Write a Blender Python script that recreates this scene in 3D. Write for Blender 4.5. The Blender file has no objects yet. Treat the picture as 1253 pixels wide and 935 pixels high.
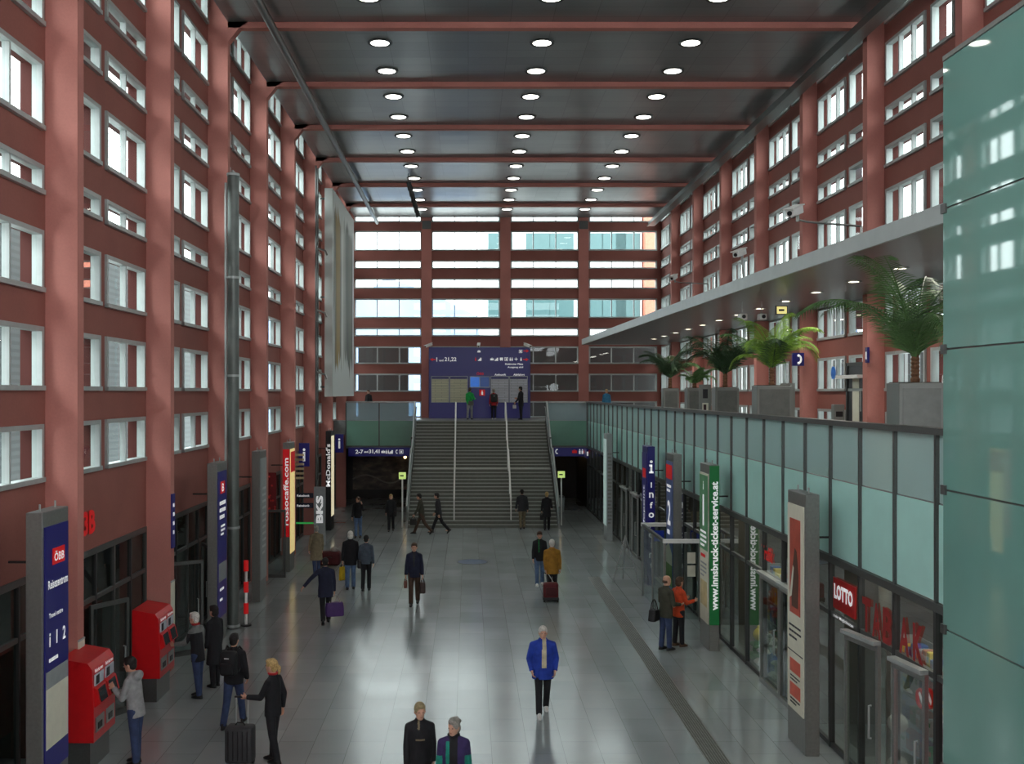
import bpy, bmesh, math, random
from mathutils import Vector, Matrix, Euler
random.seed(7)
PI = math.pi
scene = bpy.context.scene
COL = scene.collection
H = 6.15            # eye height above the hall floor
L = 4.65            # height of the upper level
F = 1250.0          # focal length in pixels of the 1253 x 935 frame

def at(px, py, Y):
    """world point seen at a pixel of the photograph at depth Y"""
    return Vector(((px - 573) * Y / F, Y, H - (py - 480) * Y / F))

# ------------------------------------------------------------------ materials
def lin(c):
    return tuple(((v / 255) / 12.92 if v / 255 <= 0.04045 else ((v / 255 + 0.055) / 1.055) ** 2.4) for v in c)

def base_mat(name):
    m = bpy.data.materials.new(name); m.use_nodes = True
    nt = m.node_tree
    return m, nt, nt.nodes['Principled BSDF']

_mc = {}
def pm(name, rgb, rough=0.6, metal=0.0, var=0.12, scale=6.0, bump=0.0, spec=None, emit=None, es=1.0):
    """principled material with a procedural tone variation"""
    if name in _mc: return _mc[name]
    m, nt, b = base_mat(name)
    c = lin(rgb)
    tc = nt.nodes.new('ShaderNodeTexCoord')
    nz = nt.nodes.new('ShaderNodeTexNoise'); nz.inputs['Scale'].default_value = scale; nz.inputs['Detail'].default_value = 4
    rp = nt.nodes.new('ShaderNodeValToRGB')
    rp.color_ramp.elements[0].position = .3; rp.color_ramp.elements[1].position = .7
    rp.color_ramp.elements[0].color = (*[v * (1 - var) for v in c], 1)
    rp.color_ramp.elements[1].color = (*[min(1, v * (1 + var)) for v in c], 1)
    nt.links.new(tc.outputs['Object'], nz.inputs['Vector'])
    nt.links.new(nz.outputs['Fac'], rp.inputs['Fac'])
    nt.links.new(rp.outputs['Color'], b.inputs['Base Color'])
    b.inputs['Roughness'].default_value = rough; b.inputs['Metallic'].default_value = metal
    if spec is not None: b.inputs['Specular IOR Level'].default_value = spec
    if bump:
        bp = nt.nodes.new('ShaderNodeBump'); bp.inputs['Strength'].default_value = bump; bp.inputs['Distance'].default_value = .02
        nt.links.new(nz.outputs['Fac'], bp.inputs['Height']); nt.links.new(bp.outputs['Normal'], b.inputs['Normal'])
    if emit is not None:
        b.inputs['Emission Color'].default_value = (*lin(emit), 1); b.inputs['Emission Strength'].default_value = es
    _mc[name] = m
    return m

def glass_mat(name, tint=(235, 245, 242), refl=0.12, rough=0.0, body=0.0, bodycol=(150, 190, 185), ior=1.45, k=.4):
    """thin pane: see-through, with fresnel reflection and an optional tinted body"""
    if name in _mc: return _mc[name]
    m = bpy.data.materials.new(name); m.use_nodes = True
    nt = m.node_tree; nt.nodes.clear()
    out = nt.nodes.new('ShaderNodeOutputMaterial')
    tr = nt.nodes.new('ShaderNodeBsdfTransparent'); tr.inputs['Color'].default_value = (*lin(tint), 1)
    gl = nt.nodes.new('ShaderNodeBsdfGlossy'); gl.inputs['Roughness'].default_value = rough
    gl.inputs['Color'].default_value = (.9, .95, .95, 1)
    df = nt.nodes.new('ShaderNodeBsdfDiffuse'); df.inputs['Color'].default_value = (*lin(bodycol), 1)
    m1 = nt.nodes.new('ShaderNodeMixShader'); m1.inputs[0].default_value = body
    nt.links.new(tr.outputs[0], m1.inputs[1]); nt.links.new(df.outputs[0], m1.inputs[2])
    fr = nt.nodes.new('ShaderNodeFresnel'); fr.inputs['IOR'].default_value = ior
    mu = nt.nodes.new('ShaderNodeMath'); mu.operation = 'MULTIPLY_ADD'; mu.use_clamp = True
    mu.inputs[1].default_value = k; mu.inputs[2].default_value = refl
    nt.links.new(fr.outputs[0], mu.inputs[0])
    m2 = nt.nodes.new('ShaderNodeMixShader')
    nt.links.new(mu.outputs[0], m2.inputs[0]); nt.links.new(m1.outputs[0], m2.inputs[1]); nt.links.new(gl.outputs[0], m2.inputs[2])
    nt.links.new(m2.outputs[0], out.inputs[0])
    _mc[name] = m
    return m

def emis(name, rgb, s):
    if name in _mc: return _mc[name]
    m = bpy.data.materials.new(name); m.use_nodes = True
    nt = m.node_tree; nt.nodes.clear()
    o = nt.nodes.new('ShaderNodeOutputMaterial'); e = nt.nodes.new('ShaderNodeEmission')
    e.inputs[0].default_value = (*lin(rgb), 1); e.inputs[1].default_value = s
    nt.links.new(e.outputs[0], o.inputs[0]); _mc[name] = m
    return m

# ------------------------------------------------------------------ mesh building
class MB:
    def __init__(s): s.bm = bmesh.new(); s.mi = 0
    def _f(s, vs):
        try:
            f = s.bm.faces.new(vs); f.material_index = s.mi; return f
        except ValueError: return None
    def box(s, x0, x1, y0, y1, z0, z1, M=None):
        ps = [Vector((x, y, z)) for z in (z0, z1) for y in (y0, y1) for x in (x0, x1)]
        if M is not None: ps = [M @ p for p in ps]
        v = [s.bm.verts.new(p) for p in ps]
        for q in ((0,2,3,1),(4,5,7,6),(0,1,5,4),(2,6,7,3),(0,4,6,2),(1,3,7,5)): s._f([v[i] for i in q])
        return s
    def bbox(s, x0, x1, y0, y1, z0, z1, b=.02, seg=2, M=None):
        t = bmesh.new()
        ps = [Vector((x, y, z)) for z in (z0, z1) for y in (y0, y1) for x in (x0, x1)]
        v = [t.verts.new(p) for p in ps]
        for q in ((0,2,3,1),(4,5,7,6),(0,1,5,4),(2,6,7,3),(0,4,6,2),(1,3,7,5)): t.faces.new([v[i] for i in q])
        bmesh.ops.bevel(t, geom=t.edges[:], offset=b, segments=seg, affect='EDGES', profile=.5)
        s.merge(t, M); return s
    def merge(s, t, M=None):
        mp = {}
        for v in t.verts: mp[v] = s.bm.verts.new(M @ v.co if M is not None else v.co)
        for f in t.faces: s._f([mp[v] for v in f.verts])
        t.free()
    def quad(s, *ps):
        s._f([s.bm.verts.new(p) for p in ps]); return s
    def prism(s, poly, off):
        """closed polygon of 3D points swept by a vector"""
        off = Vector(off)
        a = [s.bm.verts.new(p) for p in poly]; b = [s.bm.verts.new(Vector(p) + off) for p in poly]
        s._f(a[::-1]); s._f(b)
        n = len(a)
        for i in range(n): s._f([a[i], a[(i+1) % n], b[(i+1) % n], b[i]])
        return s
    def loft(s, rings, cap=True):
        R = [[s.bm.verts.new(p) for p in r] for r in rings]
        n = len(R[0])
        for a, b in zip(R, R[1:]):
            for i in range(n): s._f([a[i], a[(i+1) % n], b[(i+1) % n], b[i]])
        if cap: s._f(R[0][::-1]); s._f(R[-1])
        return s
    def tube(s, pts, r, n=8, cap=True):
        pts = [Vector(p) for p in pts]
        rs = r if isinstance(r, (list, tuple)) else [r] * len(pts)
        rings = []; prev = None
        for i, p in enumerate(pts):
            d = (pts[min(i+1, len(pts)-1)] - pts[max(i-1, 0)]).normalized()
            if prev is None:
                u = d.orthogonal().normalized()
            else:
                u = (prev - d * prev.dot(d)); u = u.normalized() if u.length > 1e-6 else d.orthogonal().normalized()
            prev = u; w = d.cross(u)
            rings.append([p + (u * math.cos(2*PI*k/n) + w * math.sin(2*PI*k/n)) * rs[i] for k in range(n)])
        return s.loft(rings, cap)
    def cyl(s, c, r, z0, z1, n=24, r2=None):
        r2 = r if r2 is None else r2
        return s.loft([[Vector((c[0]+rr*math.cos(2*PI*k/n), c[1]+rr*math.sin(2*PI*k/n), z)) for k in range(n)] for z, rr in ((z0, r), (z1, r2))])
    def lathe(s, prof, c=(0,0,0), n=20):
        return s.loft(cap=prof[0] != prof[-1], rings=[[Vector((c[0]+r*math.cos(2*PI*k/n), c[1]+r*math.sin(2*PI*k/n), c[2]+z)) for k in range(n)] for r, z in prof])
    def ball(s, c, r, M=None, nu=14, nv=9):
        rx, ry, rz = r if isinstance(r, (tuple, list)) else (r, r, r)
        c = Vector(c)
        rings = []
        for j in range(1, nv):
            t = PI * j / nv
            rings.append([c + Vector((rx*math.sin(t)*math.cos(2*PI*k/nu), ry*math.sin(t)*math.sin(2*PI*k/nu), -rz*math.cos(t))) for k in range(nu)])
        if M is not None: rings = [[M @ p for p in r_] for r_ in rings]
        R = [[s.bm.verts.new(p) for p in r_] for r_ in rings]
        for a, b in zip(R, R[1:]):
            for i in range(nu): s._f([a[i], a[(i+1) % nu], b[(i+1) % nu], b[i]])
        lo = c + Vector((0,0,-rz)); hi = c + Vector((0,0,rz))
        if M is not None: lo = M @ lo; hi = M @ hi
        lo = s.bm.verts.new(lo); hi = s.bm.verts.new(hi)
        for i in range(nu):
            s._f([R[0][(i+1) % nu], R[0][i], lo]); s._f([R[-1][i], R[-1][(i+1) % nu], hi])
        return s
    def mesh(s, name, mats, smooth=False):
        bmesh.ops.recalc_face_normals(s.bm, faces=s.bm.faces[:])
        me = bpy.data.meshes.new(name); s.bm.to_mesh(me); s.bm.free()
        for m in (mats if isinstance(mats, (list, tuple)) else [mats]): me.materials.append(m)
        if smooth:
            me.polygons.foreach_set('use_smooth', [True] * len(me.polygons))
            if smooth == 'auto':
                me.set_sharp_from_angle(angle=math.radians(35))
        return me
    def build(s, name, mats, parent=None, smooth=False, loc=None):
        return put(name, s.mesh(name, mats, smooth), parent, loc)

def put(name, me, parent=None, loc=None):
    o = bpy.data.objects.new(name, me); COL.objects.link(o)
    if parent is not None: o.parent = parent
    if loc is not None: o.location = loc
    return o

def tag(o, label=None, cat=None, group=None, kind=None):
    if label: o['label'] = label
    if cat: o['category'] = cat
    if group: o['group'] = group
    if kind: o['kind'] = kind
    return o
def thing(name, label, cat, loc=(0,0,0), rz=0, group=None):
    o = bpy.data.objects.new(name, None); COL.objects.link(o)
    o.location = loc; o.rotation_euler = (0,0,rz); o.empty_display_size = .2
    return tag(o, label, cat, group)
def struct(o): o['kind'] = 'structure'; return o
def copy_tree(o, parent=None):
    c = o.copy(); COL.objects.link(c)
    if parent is not None: c.parent = parent
    for ch in list(o.children): copy_tree(ch, c)
    return c

# ------------------------------------------------------------------ lettering
_tc = {}
def text_mesh(s, bold=0.0):
    key = (s, bold)
    if key in _tc: return _tc[key]
    cu = bpy.data.curves.new('lettering', 'FONT'); cu.body = s; cu.size = 1; cu.resolution_u = 2
    cu.offset = bold; cu.extrude = 0
    ob = bpy.data.objects.new('lettering', cu); COL.objects.link(ob)
    me = bpy.data.meshes.new_from_object(ob)
    bpy.data.objects.remove(ob)
    vs = [v.co.copy() for v in me.vertices]; fs = [tuple(p.vertices) for p in me.polygons]
    _tc[key] = (vs, fs); return _tc[key]
FACE = {'cam': (Vector((1,0,0)), Vector((0,0,1)), Vector((0,-1,0))),
        'east': (Vector((0,1,0)), Vector((0,0,1)), Vector((1,0,0))),
        'west': (Vector((0,-1,0)), Vector((0,0,1)), Vector((-1,0,0)))}
def lettering(s, mat, parent, c, face, w=None, h=None, vertical=False, bold=0.02, name='lettering'):
    """text fitted to a w x h box centred on c, on the plane of `face`; c is in the parent's space"""
    vs, fs = text_mesh(s, bold)
    if not vs: return None
    x0 = min(v.x for v in vs); x1 = max(v.x for v in vs); y0 = min(v.y for v in vs); y1 = max(v.y for v in vs)
    sx = w / (x1-x0) if w else None; sy = h / (y1-y0) if h else None
    if sx is None: sx = sy
    if sy is None: sy = sx
    X, Y, N = FACE[face]
    if vertical: X, Y = Y, -X
    b = MB(); c = Vector(c)
    pts = [c + X * ((v.x-(x0+x1)/2)*sx) + Y * ((v.y-(y0+y1)/2)*sy) for v in vs]
    for d in (0.0, 0.004):
        vv = [b.bm.verts.new(p + N * d) for p in pts]
        if d:
            for f in fs: b._f([vv[i] for i in f])
    loose = [v for v in b.bm.verts if not v.link_faces]
    bmesh.ops.delete(b.bm, geom=loose, context='VERTS')
    return b.build(name, mat, parent)

def plate(face, c, w, h, d=.01, b=None):
    """a thin board centred on c, its front on the plane `face`"""
    X, Y, N = FACE[face]; c = Vector(c); b = b or MB()
    ps = [c + X*(sx*w/2) + Y*(sy*h/2) for sx, sy in ((-1,-1),(1,-1),(1,1),(-1,1))]
    b.prism([p - N*0 for p in ps], N*d); return b

# ------------------------------------------------------------------ palette
def wall_red(name, rgb, var=.1):
    m, nt, b = base_mat(name)
    c = lin(rgb)
    tc = nt.nodes.new('ShaderNodeTexCoord')
    n1 = nt.nodes.new('ShaderNodeTexNoise'); n1.inputs['Scale'].default_value = .9; n1.inputs['Detail'].default_value = 6
    n2 = nt.nodes.new('ShaderNodeTexNoise'); n2.inputs['Scale'].default_value = 26; n2.inputs['Detail'].default_value = 3
    mx = nt.nodes.new('ShaderNodeMath'); mx.operation = 'ADD'
    nt.links.new(tc.outputs['Object'], n1.inputs['Vector']); nt.links.new(tc.outputs['Object'], n2.inputs['Vector'])
    sc = nt.nodes.new('ShaderNodeMath'); sc.operation = 'MULTIPLY'; sc.inputs[1].default_value = .4
    nt.links.new(n2.outputs['Fac'], sc.inputs[0]); nt.links.new(n1.outputs['Fac'], mx.inputs[0]); nt.links.new(sc.outputs[0], mx.inputs[1])
    rp = nt.nodes.new('ShaderNodeValToRGB')
    rp.color_ramp.elements[0].position = .45; rp.color_ramp.elements[1].position = .95
    rp.color_ramp.elements[0].color = (*[v*(1-var) for v in c], 1); rp.color_ramp.elements[1].color = (*[v*(1+var) for v in c], 1)
    nt.links.new(mx.outputs[0], rp.inputs['Fac']); nt.links.new(rp.outputs['Color'], b.inputs['Base Color'])
    bp = nt.nodes.new('ShaderNodeBump'); bp.inputs['Strength'].default_value = .15; bp.inputs['Distance'].default_value = .01
    nt.links.new(n2.outputs['Fac'], bp.inputs['Height']); nt.links.new(bp.outputs['Normal'], b.inputs['Normal'])
    b.inputs['Roughness'].default_value = .75; b.inputs['Specular IOR Level'].default_value = .25
    return m
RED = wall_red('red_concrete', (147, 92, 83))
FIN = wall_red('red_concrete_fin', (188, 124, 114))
STEEL = pm('brushed_steel', (150, 152, 148), .35, .7, .08, 30)
STEELD = pm('dark_steel', (92, 94, 92), .4, .5, .08, 30)
ALU = pm('window_aluminium', (170, 176, 174), .45, .3, .05)
FRAMED = pm('dark_frame', (58, 60, 60), .45, .3, .08)
WHITE = pm('white_paint', (232, 232, 228), .5, 0, .03)
BLACK = pm('black_plastic', (18, 18, 20), .5, 0, .1)
NAVY = pm('sign_blue', (30, 28, 104), .35, 0, .05)
NAVYE = pm('sign_blue_lit', (25, 23, 88), .35, 0, .05, emit=(36, 30, 140), es=.07)
LETTER = pm('lettering_white', (245, 245, 245), .5, 0, .01, emit=(255, 255, 255), es=.25)
LETRED = pm('lettering_red', (205, 20, 24), .5, 0, .02, emit=(255, 20, 20), es=.1)
LETDARK = pm('lettering_dark', (40, 40, 44), .6, 0, .02)
GLASSW = glass_mat('window_glass', refl=.02)
GLASSD = glass_mat('shop_glass', tint=(205, 215, 212), refl=.05)

# floor
def floor_mat():
    m, nt, b = base_mat('stone_floor')
    tc = nt.nodes.new('ShaderNodeTexCoord'); sp = nt.nodes.new('ShaderNodeSeparateXYZ'); cb = nt.nodes.new('ShaderNodeCombineXYZ')
    nt.links.new(tc.outputs['Object'], sp.inputs[0])
    ad = nt.nodes.new('ShaderNodeMath'); ad.operation = 'ADD'; ad.inputs[1].default_value = 50.44
    nt.links.new(sp.outputs['X'], ad.inputs[0])
    nt.links.new(sp.outputs['Y'], cb.inputs['X']); nt.links.new(ad.outputs[0], cb.inputs['Y'])
    br = nt.nodes.new('ShaderNodeTexBrick'); br.inputs['Scale'].default_value = 1
    br.inputs['Brick Width'].default_value = 1.24; br.inputs['Row Height'].default_value = .62
    br.inputs['Mortar Size'].default_value = .005; br.inputs['Mortar Smooth'].default_value = .3
    br.inputs['Color1'].default_value = (*lin((160, 167, 168)), 1); br.inputs['Color2'].default_value = (*lin((174, 181, 181)), 1)
    br.inputs['Mortar'].default_value = (*lin((120, 124, 124)), 1)
    nt.links.new(cb.outputs[0], br.inputs['Vector'])
    nz = nt.nodes.new('ShaderNodeTexNoise'); nz.inputs['Scale'].default_value = .6; nz.inputs['Detail'].default_value = 5
    nt.links.new(tc.outputs['Object'], nz.inputs['Vector'])
    mx = nt.nodes.new('ShaderNodeMixRGB'); mx.blend_type = 'MULTIPLY'; mx.inputs[0].default_value = .35
    nt.links.new(br.outputs['Color'], mx.inputs[1]); nt.links.new(nz.outputs['Fac'], mx.inputs[2])
    nt.links.new(mx.outputs[0], b.inputs['Base Color'])
    mr = nt.nodes.new('ShaderNodeMapRange'); mr.inputs['To Min'].default_value = .1; mr.inputs['To Max'].default_value = .24
    nt.links.new(nz.outputs['Fac'], mr.inputs['Value']); nt.links.new(mr.outputs[0], b.inputs['Roughness'])
    b.inputs['Specular IOR Level'].default_value = .6
    return m
FLOOR = floor_mat()
def ceiling_mat():
    m, nt, b = base_mat('metal_ceiling')
    tc = nt.nodes.new('ShaderNodeTexCoord')
    br = nt.nodes.new('ShaderNodeTexBrick'); br.inputs['Scale'].default_value = 1; br.offset = 0
    br.inputs['Brick Width'].default_value = 1.15; br.inputs['Row Height'].default_value = .67
    br.inputs['Mortar Size'].default_value = .008
    br.inputs['Color1'].default_value = (*lin((122, 127, 127)), 1); br.inputs['Color2'].default_value = (*lin((134, 138, 138)), 1)
    br.inputs['Mortar'].default_value = (*lin((100, 104, 104)), 1)
    nt.links.new(tc.outputs['Object'], br.inputs['Vector'])
    nz = nt.nodes.new('ShaderNodeTexNoise'); nz.inputs['Scale'].default_value = 1.4; nz.inputs['Detail'].default_value = 3
    nt.links.new(tc.outputs['Object'], nz.inputs['Vector'])
    bp = nt.nodes.new('ShaderNodeBump'); bp.inputs['Strength'].default_value = .12; bp.inputs['Distance'].default_value = .05
    nt.links.new(nz.outputs['Fac'], bp.inputs['Height']); nt.links.new(bp.outputs['Normal'], b.inputs['Normal'])
    nt.links.new(br.outputs['Color'], b.inputs['Base Color'])
    b.inputs['Metallic'].default_value = .55; b.inputs['Roughness'].default_value = .3
    return m
CEIL = ceiling_mat()

def print_lines(mat, parent, c, face, w, n, gap, h, seed=1, name='small_print'):
    """rows of unreadable small print as thin bars"""
    r = random.Random(seed); X, Y, N = FACE[face]; c = Vector(c); b = MB()
    for i in range(n):
        x = -w/2; o = c - Y*(i*gap)
        end = w/2 * (1 if i < n - 1 else r.uniform(.2, .9))
        while x < end - .02:
            l = min(r.uniform(.06, .16), end - x)
            b.prism([o + X*x - Y*h/2, o + X*(x+l) - Y*h/2, o + X*(x+l) + Y*h/2, o + X*x + Y*h/2], N*.004); x += l + .02
    return b.build(name, mat, parent)
SKY = 6.0; EXPO = 0.38
# ------------------------------------------------------------------ camera and sky
cam = bpy.data.cameras.new('camera'); co = bpy.data.objects.new('camera', cam); COL.objects.link(co)
co.location = (0, 0, H); co.rotation_euler = (PI/2, 0, 0)
cam.sensor_fit = 'HORIZONTAL'; cam.sensor_width = 36; cam.lens = 36 * F / 1253
cam.shift_x = (626.5 - 573) / 1253; cam.shift_y = (480 - 467.5) / 1253
cam.clip_end = 500
scene.camera = co
w = bpy.data.worlds.new('overcast_sky'); scene.world = w; w.use_nodes = True
nt = w.node_tree; bg = nt.nodes['Background']
tc = nt.nodes.new('ShaderNodeTexCoord'); sp = nt.nodes.new('ShaderNodeSeparateXYZ')
rp = nt.nodes.new('ShaderNodeValToRGB')
rp.color_ramp.elements[0].position = 0; rp.color_ramp.elements[0].color = (.82, .86, .88, 1)
rp.color_ramp.elements[1].position = .6; rp.color_ramp.elements[1].color = (.93, .97, 1, 1)
nt.links.new(tc.outputs['Generated'], sp.inputs[0]); nt.links.new(sp.outputs['Z'], rp.inputs['Fac']); nt.links.new(rp.outputs['Color'], bg.inputs['Color'])
bg.inputs['Strength'].default_value = SKY
scene.view_settings.view_transform = 'Standard'
scene.view_settings.exposure = EXPO
scene.cycles.use_denoising = True
scene.cycles.max_bounces = 10; scene.cycles.diffuse_bounces = 5; scene.cycles.transparent_max_bounces = 16

# ------------------------------------------------------------------ the hall's shell
BAY = 5.357
Y0 = 27.86 - 3 * BAY                      # first column of the long walls
FINS = [Y0 + BAY * k for k in range(-1, 9)]
YB = 60.0
XL, XLF = -7.1, -6.56                     # left wall plane, front of its columns
XR, XRF = 11.35, 10.88
XG = 6.3                                  # glazed front of the right-hand gallery
ROWS = [(4.68, 5.6), (6.2, 7.22), (7.83, 8.82), (9.45, 9.9), (10.52, 11.63), (12.25, 12.8), (13.42, 13.86), (14.48, 15.6), (16.15, 17.2)]
TOP = 17.6
SP = []
z = 3.2
for a, b_ in ROWS: SP.append((z, a)); z = b_
SP.append((z, TOP))
DARKRED = wall_red('red_concrete_reveal_shade', (74, 34, 30))  # wall red darkened: shade of the deep window reveals put into the colour
def side_wall(name, x0, x1, zbot):
    b = MB()
    for a, c in SP:
        b.box(x0, x1, FINS[0], YB + .5, max(a, zbot), c)
    for y in FINS:
        for p, q in ((0, 1.32), (2.45, 2.82), (5.17, BAY)):
            for a, c in ROWS: b.box(x0, x1, y + p, y + q, a, c)
    o = struct(b.build(name, RED))
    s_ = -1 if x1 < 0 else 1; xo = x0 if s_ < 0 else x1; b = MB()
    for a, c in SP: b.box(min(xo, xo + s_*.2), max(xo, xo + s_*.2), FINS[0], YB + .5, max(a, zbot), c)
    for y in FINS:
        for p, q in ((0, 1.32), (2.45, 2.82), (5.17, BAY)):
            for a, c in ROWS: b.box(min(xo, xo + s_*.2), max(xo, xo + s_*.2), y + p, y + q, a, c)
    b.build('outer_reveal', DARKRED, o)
    return o
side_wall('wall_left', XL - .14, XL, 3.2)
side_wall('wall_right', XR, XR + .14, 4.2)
BW = [(-6.65, -2.76), (-2.13, 1.84), (2.5, 6.46), (7.1, 11.05)]
b = MB()
for a, c in SP: b.box(XL - .5, XR + .5, YB, YB + .45, max(a, 4.2), c)
for p, q in ((XL - .5, -6.65), (-2.76, -2.13), (1.84, 2.5), (6.46, 7.1), (11.05, XR + .5)):
    for a, c in ROWS: b.box(p, q, YB, YB + .45, a, c)
struct(b.build('wall_back', RED))
n = 0
for k, y in enumerate(FINS):
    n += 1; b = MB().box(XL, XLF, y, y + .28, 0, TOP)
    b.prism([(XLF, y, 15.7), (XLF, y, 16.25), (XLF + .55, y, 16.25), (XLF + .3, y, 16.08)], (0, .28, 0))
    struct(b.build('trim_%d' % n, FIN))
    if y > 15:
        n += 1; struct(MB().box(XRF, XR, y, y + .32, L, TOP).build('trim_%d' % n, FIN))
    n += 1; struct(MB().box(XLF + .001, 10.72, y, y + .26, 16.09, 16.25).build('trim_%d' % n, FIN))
for x in (-2.45, 2.18, 6.77):
    n += 1; struct(MB().box(x - .3, x + .3, YB - .08, YB, 4.65, TOP).build('trim_%d' % n, FIN))
for x in (-2.45, 6.77):
    n += 1; struct(MB().box(x - .26, x + .26, YB - .12, YB - .08, 15.72, 16.2).build('trim_%d' % n, STEELD))
struct(MB().box(XLF, 10.75, 7, 59, 16.25, 16.5).build('ceiling', CEIL))
struct(MB().box(XL - 1, XR + 1, -4, 61, TOP, TOP + .25).build('roof_slab', pm('roof_grey', (90, 90, 92))))
# service rails under the ceiling
n += 1; struct(MB().tube([(-5.25, 12, 15.93), (-5.25, 58.9, 15.93)], .11, 12).build('trim_%d' % n, STEELD, smooth='auto'))
n += 1; b = MB().box(10.36, 10.72, 12, 58.9, 15.72, 15.98); b.box(10.30, 10.36, 12, 58.9, 15.7, 15.78)
struct(b.build('trim_%d' % n, STEELD))
NT = n

# windows: one object each, frame as its own mesh, panes as its part
_w = {}
NW = 0
FRM = .06
def window(w_, h_, nm, loc, rz):
    global NW
    NW += 1
    key = (round(w_, 2), round(h_, 2), nm)
    if key not in _w:
        f = MB()
        f.box(-w_/2 - .03, -w_/2 + FRM, -.05, .12, -.02, h_ + .02); f.box(w_/2 - FRM, w_/2 + .03, -.05, .12, -.02, h_ + .02)
        f.box(-w_/2, w_/2, -.05, .12, h_ - FRM, h_ + .02)
        f.box(-w_/2 - .03, w_/2 + .03, -.08, .12, -.02, FRM)
        for i in range(nm):
            x = -w_/2 + w_ * (i + 1) / (nm + 1)
            f.box(x - .028, x + .028, -.02, .1, 0, h_)
        p = MB()
        for i in range(nm + 1):
            x0 = -w_/2 + w_ * i / (nm + 1); x1 = x0 + w_ / (nm + 1)
            p.quad((x0 + .04, .04, .05), (x1 - .04, .04, .05), (x1 - .04, .04, h_ - .05), (x0 + .04, .04, h_ - .05))
        _w[key] = (f.mesh('window_frame', ALU), p.mesh('pane', GLASSW))
    o = put('window_%d' % NW, _w[key][0]); o.location = loc; o.rotation_euler = (0, 0, rz); struct(o)
    put('pane', _w[key][1], o)
for y in FINS:
    for a, c in ROWS:
        for p, q, nm in ((1.32, 2.45, 0), (2.82, 5.17, 1)):
            window(q - p, c - a, nm, (XL, y + (p + q)/2, a), PI/2)
            if y > 15: window(q - p, c - a, nm + (1 if nm else 0), (XR, y + (p + q)/2, a), -PI/2)
for p, q in BW:
    for a, c in ROWS: window(q - p, c - a, 2, ((p + q)/2, YB, a), 0)

# floors
struct(MB().box(-12, 12, 2, 61, -.2, 0).build('floor', FLOOR))
SLAB = pm('slab_soffit', (60, 60, 60), .7)
GFL = pm('gallery_floor', (120, 122, 120), .35)
b = MB().box(XG + .02, XR + .5, 8, YB + .4, 3.9, L); struct(b.build('floor_gallery', GFL))
b = MB().box(XL, XG + .02, 53.95, YB + .4, 3.9, L); struct(b.build('floor_landing', GFL))

# ------------------------------------------------------------------ glazed gallery front (right) and bridge fronts (back)
def teal(name, rgb, rough, var=.06):
    m = pm(name, rgb, rough, 0, var, 1.2, spec=.6); return m
MINT = teal('mint_glass', (184, 233, 224), .3)
MINTD = teal('green_glass', (124, 172, 152), .2)
PARA = glass_mat('parapet_glass', tint=(190, 215, 212), refl=.05, body=.9, bodycol=(188, 222, 218), rough=.12, k=.25)
PARAB = glass_mat('bridge_parapet_glass', tint=(200, 220, 225), refl=.04, body=.8, k=.2, bodycol=(176, 196, 202), rough=.05)
STEP = 1.339
MY = [53.9 - STEP * i for i in range(0, 32)]
gw = struct(MB().box(XG - .04, XG + .1, MY[-1], 53.95, 3.2, 3.32).build('wall_glass_gallery', STEELD))
b = MB().box(XG - .1, XG + .1, MY[-1], 54.0, 5.58, 5.67); b.build('top_rail', STEELD, gw)
me_u = MB().quad((0, .03, 4.66), (0, STEP - .03, 4.66), (0, STEP - .03, 5.58), (0, .03, 5.58)).mesh('parapet_pane', PARA)
me_l = MB().box(0, .03, .03, STEP - .03, 3.33, 4.64).mesh('glass_panel', MINT)
me_m = MB().box(-.03, .06, -.03, .03, 3.2, 5.6).mesh('mullion', STEELD)
for y in MY:
    put('mullion', me_m, gw, (XG, y, 0))
    if y < 53.5:
        put('glass_panel', me_l, gw, (XG + .01, y, 0)); put('parapet_pane', me_u, gw, (XG + .02, y, 0))
def bridge(nm_, x0, x1, cuts):
    g = struct(MB().box(x0, x1, 53.85, 53.98, 3.18, 3.32).build(nm_, STEELD))
    MB().box(x0, x1, 53.82, 54.0, 5.58, 5.67).build('top_rail', STEEL, g)
    xs = [x0] + cuts + [x1]
    for a, c in zip(xs, xs[1:]):
        MB().box(a + .03, c - .03, 53.9, 53.93, 3.33, 4.64).build('glass_panel', MINTD, g)
        MB().quad((a + .03, 53.92, 4.66), (c - .03, 53.92, 4.66), (c - .03, 53.92, 5.58), (a + .03, 53.92, 5.58)).build('parapet_pane', PARAB, g)
    for x in xs: MB().box(x - .03, x + .03, 53.86, 53.96, 3.2, 5.6).build('mullion', STEELD, g)
bridge('wall_bridge_left', -6.45, -2.8, [-4.7])
bridge('wall_bridge_right', 4.12, 6.26, [])

# shops under the gallery
DK = pm('shop_wall', (92, 86, 78), .8)
b = MB(); b.box(9.6, 9.75, 11, 53.9, 0, 3.9)
for y in (18.93, 27.0, 36.5, 46.0): b.box(XG + .2, 9.6, y, y + .12, 0, 3.9)
struct(b.build('wall_shops_right', DK))
sf = struct(MB().box(XG - .02, XG + .06, MY[-1], 53.9, 0, .08).build('wall_shopfront_right', FRAMED))
me_m2 = MB().box(-.035, .06, -.035, .035, 0, 3.2).mesh('mullion', FRAMED)
me_t = MB().box(-.02, .05, 0, STEP, 2.28, 2.36).mesh('transom', STEELD)
me_p = MB().quad((0, .03, .08), (0, STEP - .03, .08), (0, STEP - .03, 2.28), (0, .03, 2.28)).quad((0, .03, 2.36), (0, STEP - .03, 2.36), (0, STEP - .03, 3.2), (0, .03, 3.2)).mesh('shop_pane', GLASSD)
for i, y in enumerate(MY):
    put('mullion', me_m2, sf, (XG, y, 0))
    if y < 53.5:
        put('transom', me_t, sf, (XG, y, 0)); put('shop_pane', me_p, sf, (XG + .01, y, 0))

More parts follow.
